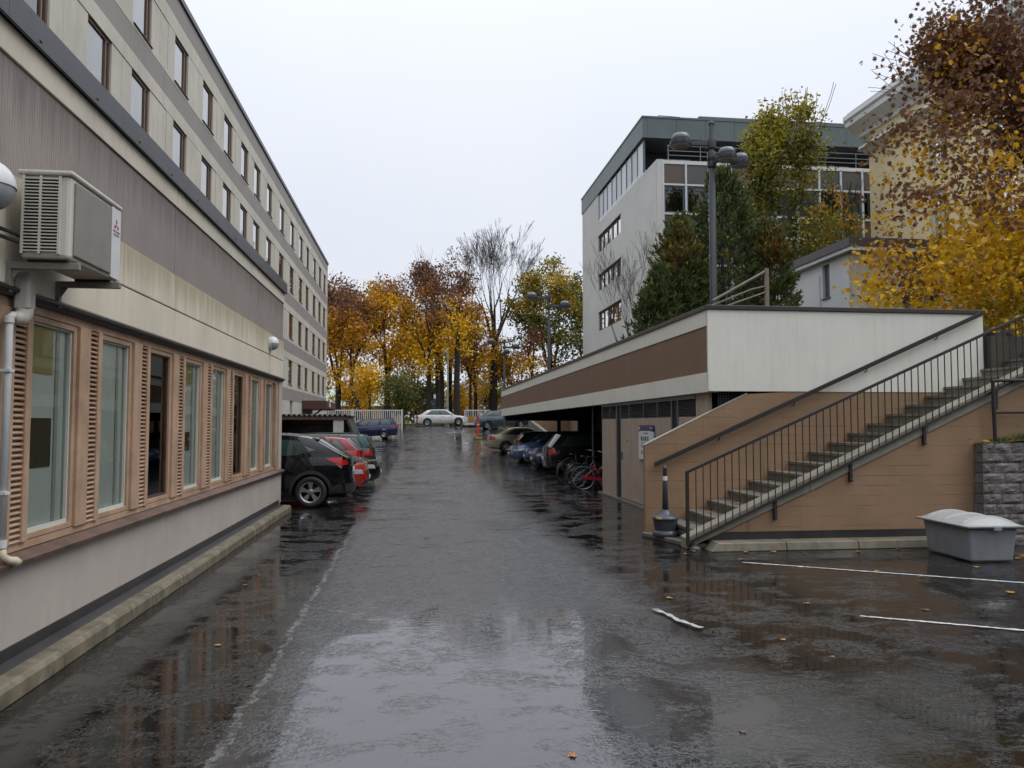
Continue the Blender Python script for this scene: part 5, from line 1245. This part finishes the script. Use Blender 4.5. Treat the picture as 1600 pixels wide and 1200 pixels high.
MB().hexa([(-3.15, 34.1, 2.12), (-3.05, 34.1, 2.12), (-3.05, 37.4, 2.12), (-3.15, 37.4, 2.12)], [(-2.7, 34.1, 1.1), (-2.6, 34.1, 1.1), (-2.6, 37.4, 1.1), (-2.7, 37.4, 1.1)]).build('side_flap', M_CORR, sh)
M_WFEN = mat('white_fence_paint', (.68, .68, .68), .5, .1)
def barfence(label, x0, x1, y, z0, z1, n_, name='white_fence'):
    t = thing(name, label, 'fence', ((x0+x1)/2, y, z0), 0, 'white barred fences at the street')
    MB().box(x0, x1, y-.05, y+.05, z1-.1, z1).build('top_rail', M_WFEN, t); MB().box(x0, x1, y-.05, y+.05, z0+.1, z0+.2).build('bottom_rail', M_WFEN, t)
    for q in range(n_+1):
        x = lerp(x0, x1, q/n_); MB().box(x-.03, x+.03, y-.045, y+.045, z0, z1-.1).build('bar', M_WFEN, t)
    for x in (x0-.06, x1+.06): MB().box(x-.08, x+.08, y-.07, y+.07, z0-.2, z1+.05).build('post', M_WFEN, t)
barfence('tall white barred gate behind the navy estate car', -5.3, -1.35, 65.5, 1.15, 3.02, 24, 'white_gate')
barfence('low white fence farther back beside the tall block', -9.0, -5.9, 70, 1.9, 3.1, 16)
M_HPALE = mat('cream_render', (.27, .235, .17), .8, .1, .5)
tl = thing('trailer', 'small white barred trailer with orange plate between the far cars', 'trailer', (5.1, 66, 1.75))
for x in (4.05, 6.2): MB().box(x-.05, x+.05, 66, 66.1, 1.9, 3.05).build('corner_post', M_WFEN, tl)
for z in (3.0, 2.05): MB().box(4.05, 6.2, 66.02, 66.09, z-.05, z+.05).build('rail', M_WFEN, tl)
for q in range(1, 14): MB().box(4.05+q*.155-.02, 4.05+q*.155+.02, 66.03, 66.08, 2.05, 3.0).build('bar', M_WFEN, tl)
MB().box(4.3, 5.0, 65.95, 66.0, 2.1, 2.45).build('warning_plate', plain('orange_plate', (.55, .25, .02), .5), tl)
MB().box(4.0, 6.25, 66, 68.6, 1.75, 1.95).build('bed', M_WFEN, tl)
for x in (4.0, 6.2): MB().lathe([(.3, -.08), (.32, 0), (.3, .08)], 18, (x, 67.3, 1.6), 'x').build('wheel', M_TYRE, tl)
# orange marker post on a kerb island
mp = thing('marker_post', 'orange plastic marker post at the tip of a kerb island', 'marker post', (4.2, 53.3, .8))
z0 = gz(4.2, 53.3)
M_OR = plain('orange_plastic', (.65, .085, .02), .4)
MB().lathe([(.09, z0+.2), (.085, z0+.9), (.08, z0+1.25)], 14, (4.2, 53.3, 0)).build('post', M_OR, mp)
MB().lathe([(.095, z0+.95), (.093, z0+1.02)], 14, (4.2, 53.3, 0)).build('band', M_WFEN, mp)
MB().lathe([(.3, z0), (.28, z0+.12), (.14, z0+.2)], 14, (4.2, 53.3, 0)).build('base', M_DARK, mp); MB().box(3.95, 4.45, 53.0, 53.06, z0+.0, z0+.12).build('reflector', plain('yellow_band', (.5, .33, .05), .5), mp)
ik = MB(); ik.hexa([(4.5, 53.2, gz(4.5, 53)-.1), (8.0, 51.6, gz(8, 51.6)-.1), (8.0, 52.0, gz(8, 52)-.1), (4.5, 53.6, gz(4.5, 53)-.1)], [(4.5, 53.2, gz(4.5, 53)+.16), (8.0, 51.6, gz(8, 51.6)+.16), (8.0, 52.0, gz(8, 52)+.16), (4.5, 53.6, gz(4.5, 53)+.16)])
tag(ik.build('island_kerb', mat('dark_red_kerb', (.13, .085, .07), .6, .3)), 'low kerb island running right from the orange marker post', 'kerb')
# ramp wall behind the garage end
rw = thing('ramp_wall', 'tan ramp wall with sloping concrete coping beyond the garage bays', 'wall', (9, 50, .5))
MB().prism([(8.0, 0), (8.0, 2.05), (9.6, 2.2), (30, 2.6), (30, 0)], 1, 52.0, 52.3).build('wall', M_TAN, rw)
MB().hexa([(7.7, 53.2, 1.75), (7.95, 53.2, 1.75), (7.95, 53.2, 2.15), (7.7, 53.2, 2.15)], [(8.3, 46.0, .2), (8.55, 46, .2), (8.55, 46, .85), (8.3, 46, .85)]).build('coping', M_CONC, rw)
# houses beyond the trees
gh_ = thing('green_roofed_house', 'low cream house with pale green metal roof behind the white gate', 'house', (-9, 118, 1.85))
M_GRF = mat('pale_green_roof', (.30, .42, .36), .5, .1, .5)
MB().box(-20, -2.5, 115, 124, 1.5, 4.6).build('wall', M_HPALE, gh_)
MB().prism([(114.4, 4.5), (119.5, 7.0), (124.6, 4.5)], 0, -20.5, -2.0).build('roof', M_GRF, gh_)
for q in range(18): MB().hexa([(-20.3+q, 114.35, 4.55), (-20.22+q, 114.35, 4.55), (-20.22+q, 119.5, 7.06), (-20.3+q, 119.5, 7.06)], [(-20.3+q, 114.35, 4.62), (-20.22+q, 114.35, 4.62), (-20.22+q, 119.5, 7.12), (-20.3+q, 119.5, 7.12)]).build('roof_seam', M_GRF, gh_)
for x in (-16, -12, -8, -5): MB().box(x, x+1.1, 114.93, 115.02, 2.6, 4.0).build('window', M_OFR, gh_)
MB().box(-9.5, -8.6, 119, 120, 6.5, 8.0).build('chimney', M_AP, gh_)
wh = thing('white_house', 'white timber house with gable glimpsed between the tree trunks', 'house', (8, 112, 1.85))
MB().prism([(3.2, 1.5), (14.0, 1.5), (14.0, 4.4), (8.2, 8.8), (3.2, 6.2)], 1, 110, 118).build('wall', M_AW, wh)
MB().hexa([(8.2, 109.5, 8.85), (14.6, 109.5, 4.0), (14.6, 118.5, 4.0), (8.2, 118.5, 8.85)], [(8.2, 109.5, 9.1), (14.6, 109.5, 4.25), (14.6, 118.5, 4.25), (8.2, 118.5, 9.1)]).build('roof', M_CORN, wh)
for x in (5.6, 10.2): MB().box(x, x+1.2, 109.93, 110.02, 3.0, 6.2).build('window', M_OFR, wh)
# pale green street lamp and blue sign
sp_ = thing('street_lamp', 'pale green street lamp pole among the tree trunks', 'street lamp', (3.0, 77, 1.85))
M_PGR = plain('pale_green_paint', (.25, .36, .29), .5)
MB().lathe([(.16, 1.8), (.15, 3.1), (.09, 3.3), (.07, 8.9)], 12, (3.0, 77, 0)).build('pole', M_PGR, sp_)
MB().tube([(3.0, 77, 8.9), (2.8, 77, 9.1), (2.6, 77, 9.05)], .05, 6).build('arm', M_PGR, sp_); MB().lathe([(.28, 8.85), (.2, 9.05), (.05, 9.15)], 12, (2.6, 77, 0)).build('shade', M_LDARK, sp_)
bs_ = thing('sign_post', 'narrow dark blue sign pillar left of the street lamp', 'sign', (1.65, 75, 1.85)); MB().box(1.55, 1.78, 75, 75.12, 1.8, 4.8).build('pillar', plain('deep_blue', (.03, .045, .11), .4), bs_); MB().box(1.56, 1.77, 74.97, 75, 4.3, 4.7).build('plate', M_SIGNW, bs_)
# ------------------------------------------------------------------ vegetation
M_BARK = mat('wet_dark_bark', (.022, .018, .014), .8, .35, 3, .6, 14, bd=.02)
M_TWIG = mat('bare_twigs', (.05, .042, .035), .8, .2, 3, 0)
LC = {k: leafmat('leaf_' + k, c) for k, c in dict(yellow=(.74, .45, .016), gold=(.60, .33, .018), orange=(.40, .17, .02), rust=(.26, .115, .042), brown=(.185, .088, .046), olive=(.19, .17, .03), green=(.095, .12, .028),
    lime=(.33, .28, .03), dgreen=(.05, .075, .025), mgreen=(.09, .115, .034), rusty=(.17, .085, .03)).items()}
def rvec(rr):
    while True:
        v = Vector((rr.uniform(-1,1), rr.uniform(-1,1), rr.uniform(-1,1)))
        if .05 < v.length < 1: return v
def grow(rr, mb, p, d, L, r, depth, tips, spread, up, sides=6, nseg=4, wig=.16, minr=.012, kids=(2, 3), pts=None):
    path = [p.copy()]; rad = [r]; q = p.copy(); dd = d.copy()
    for i in range(nseg):
        dd = (dd + rvec(rr)*wig + Vector((0,0,up))).normalized(); q = q + dd*(L/nseg); path.append(q.copy()); rad.append(max(minr, r*(1 - .45*(i+1)/nseg)))
        if pts is not None and depth <= 2: pts.append(q.copy())
    mb.tube(path, rad, max(3, sides), False)
    if depth == 0: tips.append(q); return
    n = rr.randint(*kids)
    for k in range(n):
        e = (dd + rvec(rr)*spread).normalized()
        s = path[-1] if k == 0 or depth < 2 else path[-2].lerp(path[-1], rr.random())
        grow(rr, mb, s, e, L*rr.uniform(.62, .88), rad[-1]*rr.uniform(.6, .85), depth-1, tips, spread, up, sides-1, nseg, wig, minr, kids, pts)
LEAF5 = [(0,-.40), (.10,-.24), (.38,-.34), (.30,-.10), (.56,.08), (.27,.15), (.30,.42), (.09,.27), (0,.60), (-.09,.27), (-.30,.42), (-.27,.15), (-.56,.08), (-.30,-.10), (-.38,-.34), (-.10,-.24)]
def leaf(mb, c, s, rr, shape, droop=.4):
    a = rvec(rr).normalized(); nrm = (a + Vector((0, 0, droop))).normalized(); t = nrm.orthogonal().normalized(); t = (Matrix.Rotation(rr.uniform(0, 6.28), 3, nrm) @ t); b = nrm.cross(t)
    cur = rr.uniform(-.5, .9)
    if shape == 'q':
        mb.add([c - t*s*.5, c + b*s*.28, c + t*s*.5 + nrm*s*.12, c - b*s*.28], [(0,1,2,3)])
    else:
        mb.add([c + t*(x*s) + b*(y*s) + nrm*(s*cur*(x*x + .6*y*y)) for x, y in LEAF5], [tuple(range(len(LEAF5)))])
def tree(label, loc, H, trunk_h, crown_c, crown_r, leaves, n, ls, r0, seed, depth=4, spread=.55, up=.08, shape='q', lean=(0,0), group='autumn trees at the far street', name='maple_tree', clump=.55, hole=.5, branches=3, cat='tree', gap=-.12, kids=(2,3), minr=.014, lf=.36, thin=0):
    rr = random.Random(seed); t = thing(name, label, cat, loc, 0, group)
    L0 = Vector(loc); mb = MB(); tips = []; pts = []
    top = L0 + Vector((lean[0], lean[1], trunk_h))
    mb.tube([L0 - Vector((0,0,.2)), L0 + Vector((0,0,.25)), L0.lerp(top, .5) + rvec(rr)*.08*r0*5, top], [r0*1.45, r0*1.12, r0*.95, r0*.82], 10, False)
    for k in range(branches):
        a = 2*math.pi*k/branches + rr.uniform(-.5, .5); d = Vector((math.cos(a)*.5, math.sin(a)*.5, 1)).normalized() if k else Vector((.08, .05, 1)).normalized()
        grow(rr, mb, top.lerp(L0, rr.uniform(0, .18) if k else 0), d, (H - trunk_h)*lf, r0*.62, depth-1, tips, spread, up, 7, 4, .14, minr, kids, pts)
    mb.build('trunk', M_BARK, t, smooth=True)
    if n:
        lv = MB(); cc = L0 + Vector(crown_c); names = list(leaves['mats']); cents = []
        src = [q for q in tips + pts]
        while len(cents) < n//38:
            if rr.random() < .62 and src: c = rr.choice(src) + rvec(rr)*clump*.9
            else:
                v = rvec(rr).normalized()*(rr.random()**.42); c = cc + Vector((v.x*crown_r[0], v.y*crown_r[1], v.z*crown_r[2]))
            q = c - cc; e = (q.x/crown_r[0])**2 + (q.y/crown_r[1])**2 + (q.z/crown_r[2])**2
            if e > 1.12: continue
            if mnoise.noise(c*hole + Vector((seed*3.1, 0, 0))) < gap and rr.random() < .88: continue
            if thin and (c.z - cc.z)/crown_r[2] > .1 and rr.random() < thin: continue
            cents.append(c)
        for c in cents:
            hz = (c.z - cc.z)/crown_r[2]
            nzv = mnoise.noise(c*.45 + Vector((0, seed*1.7, 0)))
            nm = leaves['pick'](hz, nzv, rr)
            for _ in range(38):
                lv.k = names.index(nm if rr.random() < .8 else leaves['pick'](hz, nzv + rr.uniform(-.4, .4), rr))
                leaf(lv, c + Vector((rr.gauss(0, clump), rr.gauss(0, clump), rr.gauss(0, clump*.7))), ls*rr.uniform(.5, 1.3), rr, shape)
        lv.build('crown', [LC[k] for k in names], t)
    return t
def P1(hz, n, rr):    # brown top, yellow skirt
    v = hz + n*.8 + rr.uniform(-.25, .25)
    return 'brown' if v > .7 else 'rust' if v > .26 else 'orange' if v > .06 else 'gold' if v > -.22 else 'yellow'
def P2(hz, n, rr):
    v = hz*.7 + n + rr.uniform(-.3, .3); return 'rust' if v > .62 else 'gold' if v > .12 else 'yellow'
def P3(hz, n, rr):
    v = hz*.5 + n + rr.uniform(-.4, .4); return 'gold' if v > .65 else 'lime' if v > .4 else 'olive' if v > -.15 else 'green'
def P4(hz, n, rr): return 'green' if n + rr.uniform(-.3, .3) > -.1 else 'olive' if rr.random() < .7 else 'gold'
A1_ = dict(mats=('brown', 'rust', 'orange', 'gold', 'yellow'), pick=P1); A2_ = dict(mats=('rust', 'gold', 'yellow'), pick=P2); A3_ = dict(mats=('gold', 'lime', 'olive', 'green'), pick=P3); A4_ = dict(mats=('green', 'olive', 'gold'), pick=P4)
Z = 1.85
tree('rust and orange maple beside the far corner of the tall block', (-8.6, 86, Z), 15.5, 4.2, (0, 0, 9.3), (4.6, 4.4, 6.6), A1_, 9500, .36, .34, 21)
tree('leaning dark-trunked maple with brown top left of the gate', (-5.9, 82, Z), 13, 4.5, (-.6, 0, 9.0), (3.0, 3.6, 5.2), A1_, 5200, .34, .3, 22, lean=(-1.0, 0))
tree('bright yellow maple behind the white gate', (-3.2, 85, Z), 16, 4.5, (0, 0, 9.3), (3.7, 3.8, 7.0), A2_, 10500, .36, .36, 23)
tree('reddish brown maple left of the bare tree', (2.6, 86, Z), 18.5, 6.5, (-.2, 0, 12.0), (4.4, 4.2, 6.4), dict(mats=('brown', 'rust', 'orange', 'gold', 'yellow'), pick=lambda h, n, r: P1(h+.28, n, r)), 9000, .34, .36, 24)
tree('sparse brown maple whose thin top rises behind its neighbours', (3.9, 92, Z), 22, 8, (0, 0, 15), (3.4, 3.4, 6.5), dict(mats=('brown', 'rust', 'orange', 'gold', 'yellow'), pick=lambda h, n, r: P1(h+.5, n, r)), 2600, .32, .3, 25)
tree('slim yellow and green maple at the foot of the bare tree', (6.6, 88, Z), 13.5, 4.5, (0, 0, 7.4), (3.1, 3.2, 5.8), A2_, 6000, .34, .22, 26)
tree('olive green lime tree leaning by the middle lamp post', (15.6, 88, Z), 18.5, 5.5, (0, 0, 11.2), (5.6, 5, 7.6), A3_, 13500, .38, .38, 27, name='lime_tree')
tree('green lime tree half hidden by the office block', (21.5, 94, Z), 19, 5, (0, 0, 10.5), (4.6, 4.6, 8), A4_, 9000, .4, .36, 28, name='lime_tree')
tree('small orange tree low beside the farthest lamp post', (10.9, 90, Z), 9, 2.6, (0, 0, 5.4), (3.2, 3, 3.6), dict(mats=('rust', 'orange', 'gold'), pick=lambda h, n, r: 'rust' if n > .2 else 'orange' if r.random() < .4 else 'gold'), 4200, .34, .2, 29)
tree('yellow and green maple behind the white saloon', (-.2, 96, Z), 12, 4, (0, 0, 6.6), (3.4, 3, 5.2), A4_, 5200, .36, .22, 30)
tree('low yellow maple leaning over the white gate', (-4.6, 76, Z), 6.2, 1.9, (0, 0, 3.4), (1.7, 1.6, 2.4), A2_, 2600, .28, .14, 31, depth=3)
tree('golden tree against the end of the tall block', (-11.0, 92, Z), 13, 4, (0, 0, 7), (4.2, 4, 5.6), A2_, 5600, .38, .3, 32)
tree('dark green rowan hanging over the gate post', (-1.4, 74, Z), 5.2, 1.7, (0, 0, 3.1), (1.7, 1.5, 1.9), dict(mats=('dgreen', 'mgreen', 'olive'), pick=lambda h, n, r: r.choice(('dgreen', 'mgreen', 'mgreen', 'olive'))), 2400, .24, .1, 33, depth=3, name='rowan_tree')
for i, (x, y, r_, h, lab) in enumerate(((1.2, 80, .26, 9.5, 'straight dark trunk just left of the street lamp'), (2.1, 81, .3, 10.5, 'thick dark trunk behind the white saloon boot'), (4.1, 79.5, .34, 11.5, 'thickest dark trunk right of the street lamp'), (5.9, 86, .16, 7.5, 'thin dark trunk before the white house window'), (8.9, 90, .2, 7.5, 'slim dark trunk in front of the white house gable'), (12.6, 84, .2, 8, 'slim dark trunk between the lamp posts'))):
    tree(lab, (x, y, Z), h + 5, h*.72, (0, 0, h*.85), (2.4, 2.2, 3.2), A1_ if i % 2 else A2_, 1500, .34, r_, 60+i, depth=3)
for i, (x, y, h, r_, kind, lab) in enumerate(((-7.2, 93, 4.6, 2.6, A2_, 'low golden bush behind the left maples'), (-1.6, 92, 4.2, 2.4, A4_, 'low green bush behind the white saloon roof'), (1.2, 97, 5.0, 2.6, A4_, 'tall green bush behind the dark trunks'), (5.2, 96, 4.8, 2.5, A2_, 'golden bush behind the thickest trunk'), (9.4, 99, 5.2, 2.8, A3_, 'olive bush right of the white house'), (12.8, 93, 5.4, 2.8, A2_, 'orange yellow bush by the farthest lamp post'), (17.2, 84, 5.6, 3.0, A4_, 'green bush under the lime trees'))):
    tree(lab, (x, y, Z), h, .8, (0, 0, h*.5), (r_, r_*.9, h*.52), kind, 3000, .34, .1, 130+i, depth=3, group='bushes at the far street', name='tall_bush', cat='bush')
# bare elm
def bare(label, loc, H, trunk_h, r0, seed, depth, spread, up, branches, name, wig=.1, minr=.018, lf=.3, kids=(2,3), forks=(.3,)):
    rr = random.Random(seed); t = thing(name, label, 'tree', loc, 0, None); L0 = Vector(loc); mb = MB(); tips = []
    top = L0 + Vector((.2, 0, trunk_h))
    mb.tube([L0 - Vector((0,0,.2)), L0.lerp(top, .5), top], [r0*1.25, r0, r0*.8], 10, False); mb.build('trunk', M_BARK, t, smooth=True)
    mb = MB()
    for k in range(branches):
        a = 2*math.pi*k/branches + rr.uniform(-.3, .3); d = Vector((math.cos(a)*forks[0], math.sin(a)*forks[0], 1)).normalized()
        grow(rr, mb, top - Vector((0,0,rr.uniform(0, trunk_h*.15))), d, (H-trunk_h)*lf, r0*.5, depth, tips, spread, up, 6, 3, wig, minr, kids)
    mb.build('crown', M_TWIG, t, smooth=True); return t
bare('tall leafless elm with a wide fan of twigs', (8.6, 88, Z), 26.5, 9.5, .44, 41, 6, .42, .045, 6, 'bare_elm', .15, .014, .23, (2, 3), (.33,))
bare('leafless shrub tree spreading against the grey office wall', (9.7, 34, 3.3), 8.4, .8, .09, 43, 5, .42, .07, 6, 'bare_shrub', .13, .0055, .25, (2, 3), (.5,))
# distant wood behind everything
lv = MB(); rr = random.Random(77)
for q in range(9000):
    x = rr.uniform(-70, 80); y = rr.uniform(135, 150); hmax = 7.5 + 2.5*mnoise.noise(Vector((x*.12, 0, 3))); z = Z + rr.random()**1.3*hmax
    lv.k = 0 if rr.random() < .6 else 1 if rr.random() < .7 else 2; leaf(lv, Vector((x, y, z)), rr.uniform(.7, 1.5), rr, 'q')
o = lv.build('distant_wood', [LC['green'], LC['mgreen'], LC['gold']]); o['kind'] = 'stuff'; tag(o, 'distant green wood behind the street', 'wood')
# conifers on the terrace: dense cones of drooping sprays
def thuja(label, loc, H, Rb, seed, n, rust=.3, pw=.62):
    rr = random.Random(seed); t = thing('thuja_tree', label, 'conifer', loc, 0, 'conifers on the terrace'); L0 = Vector(loc)
    mb = MB(); mb.tube([L0 - Vector((0,0,.2)), L0 + Vector((0,0,H*.9))], [.16, .03], 8, False); mb.build('trunk', M_BARK, t)
    lv = MB(); names = ('dgreen', 'mgreen', 'olive', 'rusty')
    nb = int(H*55); tot = 0
    for b_ in range(nb):      # feathery boughs, each a plume of small sprays pointing up and out
        h = rr.random()**1.1; a = rr.uniform(0, 6.283); lob = 1 + .3*mnoise.noise(Vector((math.cos(a)*1.3, math.sin(a)*1.3, h*3.2 + seed)))
        rad = Rb*(1-h)**pw*lob*rr.uniform(.82, 1.1) + .08
        base = L0 + Vector((math.cos(a)*rad*.45, math.sin(a)*rad*.45, .1 + h*H*.97 - .25)); tip = L0 + Vector((math.cos(a)*rad, math.sin(a)*rad, .1 + h*H + rr.uniform(-.05, .35)))
        v0 = mnoise.noise(base*.55 + Vector((seed, 0, 0)))*1.1 + (h-.5)*rust*2.2 + rr.uniform(-.16, .16)
        ax = (tip - base); sd = ax.cross(Vector((0,0,1))).normalized(); wd = .17 + .12*rr.random()
        for q in range(n//nb):
            u = rr.random()**.7; c = base + ax*u + sd*rr.gauss(0, wd*(1.15-u)) + Vector((0,0,rr.gauss(0, wd*.9*(1.15-u))))
            lv.k = 3 if v0 + rr.uniform(-.3,.3) > .42 else 2 if v0 + rr.uniform(-.3,.3) > .34 else (1 if rr.random() < .2 + .75*u else 0)
            d = (ax.normalized()*.7 + rvec(rr)*.75 + Vector((0,0,.25))).normalized(); s = rr.uniform(.10, .22); w_ = d.cross(rvec(rr)).normalized()*s*.22
            lv.add([c - w_, c + w_, c + d*s + w_*.25, c + d*s*.9 - w_*.6], [(0,1,2,3)])
    lv.build('foliage', [LC[k] for k in names], t)
thuja('tallest dark conifer behind the nearest lamp post', (12.0, 29.0, 3.3), 8.5, 2.9, 51, 21000, .3)
thuja('rusty-topped conifer left of the tallest one', (9.95, 28.2, 3.3), 6.3, 2.1, 52, 12000, .22)
thuja('low green conifer at the left end of the conifer clump', (8.9, 27.4, 3.3), 4.1, 1.5, 53, 7000, -.3)
thuja('broad dark conifer right of the tallest one beside the white annex', (13.6, 28.3, 3.4), 6.2, 1.9, 54, 11000, .1)
# slender yellow-green trees before the office block
P5 = lambda h, n, r: 'lime' if n + h*.35 + r.uniform(-.3, .3) > .18 else 'olive' if r.random() < .75 else 'green'
A5 = dict(mats=('lime', 'olive', 'green'), pick=P5)
tree('tall slender yellow-green tree before the office glass front', (20.4, 40, 5.5), 13.9, 2, (0, 0, 7.3), (2.9, 2.5, 6.9), A5, 14000, .24, .16, 71, depth=4, spread=.4, up=.16, group=None, name='young_lime', clump=.34)
tree('small yellow tree at the corner of the yellow building', (24.0, 41.5, 5.5), 10.6, 2, (0, 0, 6.4), (1.35, 1.3, 5.2), dict(mats=('lime', 'gold', 'olive'), pick=lambda h, n, r: r.choice(('lime', 'gold', 'olive'))), 3200, .22, .12, 72, depth=4, spread=.4, up=.16, group=None, name='young_lime', clump=.3)
# big maple on the right above the stairs
def P6(hz, n, rr):
    v = hz - .10 + n*.95 + rr.uniform(-.3, .3); return 'brown' if v > .24 else 'rust' if v > .05 else 'gold' if v > -.08 else 'yellow' if v > -.72 else ('lime' if rr.random() < .6 else 'yellow')
tree('large maple with brown top and bright yellow lower leaves over the stairs', (14.5, 15.0, 3.3), 8.6, 1.9, (-1.3, -.2, 2.9), (3.75, 3.2, 5.0), dict(mats=('brown', 'rust', 'gold', 'yellow', 'lime'), pick=P6), 44000, .118, .2, 81, depth=5, spread=.62, up=.03, shape='m', group=None, clump=.27, hole=.7, branches=7, gap=-.04, minr=.006, lf=.34, thin=.45)
# unseen building added behind the camera so cars and wet ground reflect less sky
cb = thing('added_building', 'unseen brown brick building added behind the viewpoint to darken reflections', 'building', (4, -18, 0))
M_CBW = mat('added_building_brick', (.09, .06, .045), .8, .2, 2, .2); M_CBG = plain('added_building_window', (.03, .035, .04), .1)
MB().box(-16, 34, -26, -18, 0, 9.5).build('wall', M_CBW, cb); MB().box(-16.3, 34.3, -26.3, -17.7, 9.5, 9.8).build('roof', M_FLASH, cb)
for q in range(12):
    for z in (1.2, 4.2, 7.0): MB().box(-14+q*4, -12.4+q*4, -18.02, -17.95, z, z+1.5).build('window', M_CBG, cb)
# leaf litter on the planter and grass, and single leaves on the wet ground
lv = MB(); rr = random.Random(90)
for q in range(360):
    if q < 325: c = Vector((rr.uniform(XE+.1, XE+3.1), rr.uniform(12.1, 13.2), 3.33 + rr.uniform(0, .09)))
    else: c = Vector((rr.uniform(8.1, 12), rr.uniform(10.62, 10.78), 1.53 + rr.uniform(0, .05)))
    lv.k = rr.choice((0, 0, 1, 2)); leaf(lv, c, rr.uniform(.09, .16), rr, 'm', 2)
o = lv.build('leaf_litter', [LC['orange'], LC['gold'], LC['yellow']]); o['kind'] = 'stuff'; tag(o, 'fallen orange leaves heaped on the planter above the stairs', 'leaves')
LCW = {k: mat('wet_leaf_' + k, c, .25, .3, 20, 0) for k, c in dict(y=(.42, .2, .02), o=(.33, .13, .03), b=(.16, .07, .03)).items()}
def lmesh(mt, seed):
    rr = random.Random(seed); m = MB(); m.add([(x*.13, y*.13, .010 + .012*rr.random()) for x, y in LEAF5], [tuple(range(len(LEAF5)))]); return m.mesh('fallen_leaf', mt)
LM = [lmesh(LCW[k], i) for i, k in enumerate('yob')]
rr = random.Random(6); spots = [(5.35, 10.2), (7.45, 10.35), (7.0, 9.0), (8.05, 9.1), (4.3, 9.9), (3.7, 10.4), (5.9, 8.5), (5.6, 8.9), (6.3, 7.6), (2.6, 7.8), (3.05, 6.2), (3.2, 5.7), (-1.9, 9.0), (-1.6, 6.6), (.85, 4.2), (3.4, 23.0), (7.9, 8.8), (6.2, 10.3), (3.9, 7.4), (1.9, 4.4), (8.3, 9.2), (4.9, 7.0), (3.9, 10.6), (8.0, 9.5), (8.15, 9.6), (8.1, 9.35), (8.25, 9.7), (8.35, 9.45), (8.2, 9.9), (8.0, 10.1), (8.4, 10.2), (7.9, 10.3), (6.9, 10.42), (4.6, 10.43), (5.0, 10.4)]
for (x, y) in spots:
    o = bpy.data.objects.new('fallen_leaf', rr.choice(LM)); col.objects.link(o); o.location = (x, y, 0); o.rotation_euler = (rr.uniform(-.05, .05), rr.uniform(-.05, .05), rr.uniform(0, 6.28)); s = rr.uniform(.5, .85) * (.7 if y < 7 else 1); o.scale = (s, s, s)
    tag(o, 'single fallen maple leaf flat on the wet asphalt', 'leaf', 'fallen leaves on the wet asphalt')
for (k_, x, y) in ((1, 0, 11.6), (2, 0, 11.4), (6, 0, 11.1), (7, 0, 11.3), (10, 0, 11.2)):
    o = bpy.data.objects.new('fallen_leaf', LM[0]); col.objects.link(o); o.location = (nose0 + k_*run + .16, y, .105 + (k_+1)*rise + .004); o.rotation_euler = (0, 0, k_)
    tag(o, 'yellow maple leaf lying on a stair tread', 'leaf', 'fallen leaves on the stair treads')
for o in ALLROOT:
    if 'w_' in o: del o['w_']
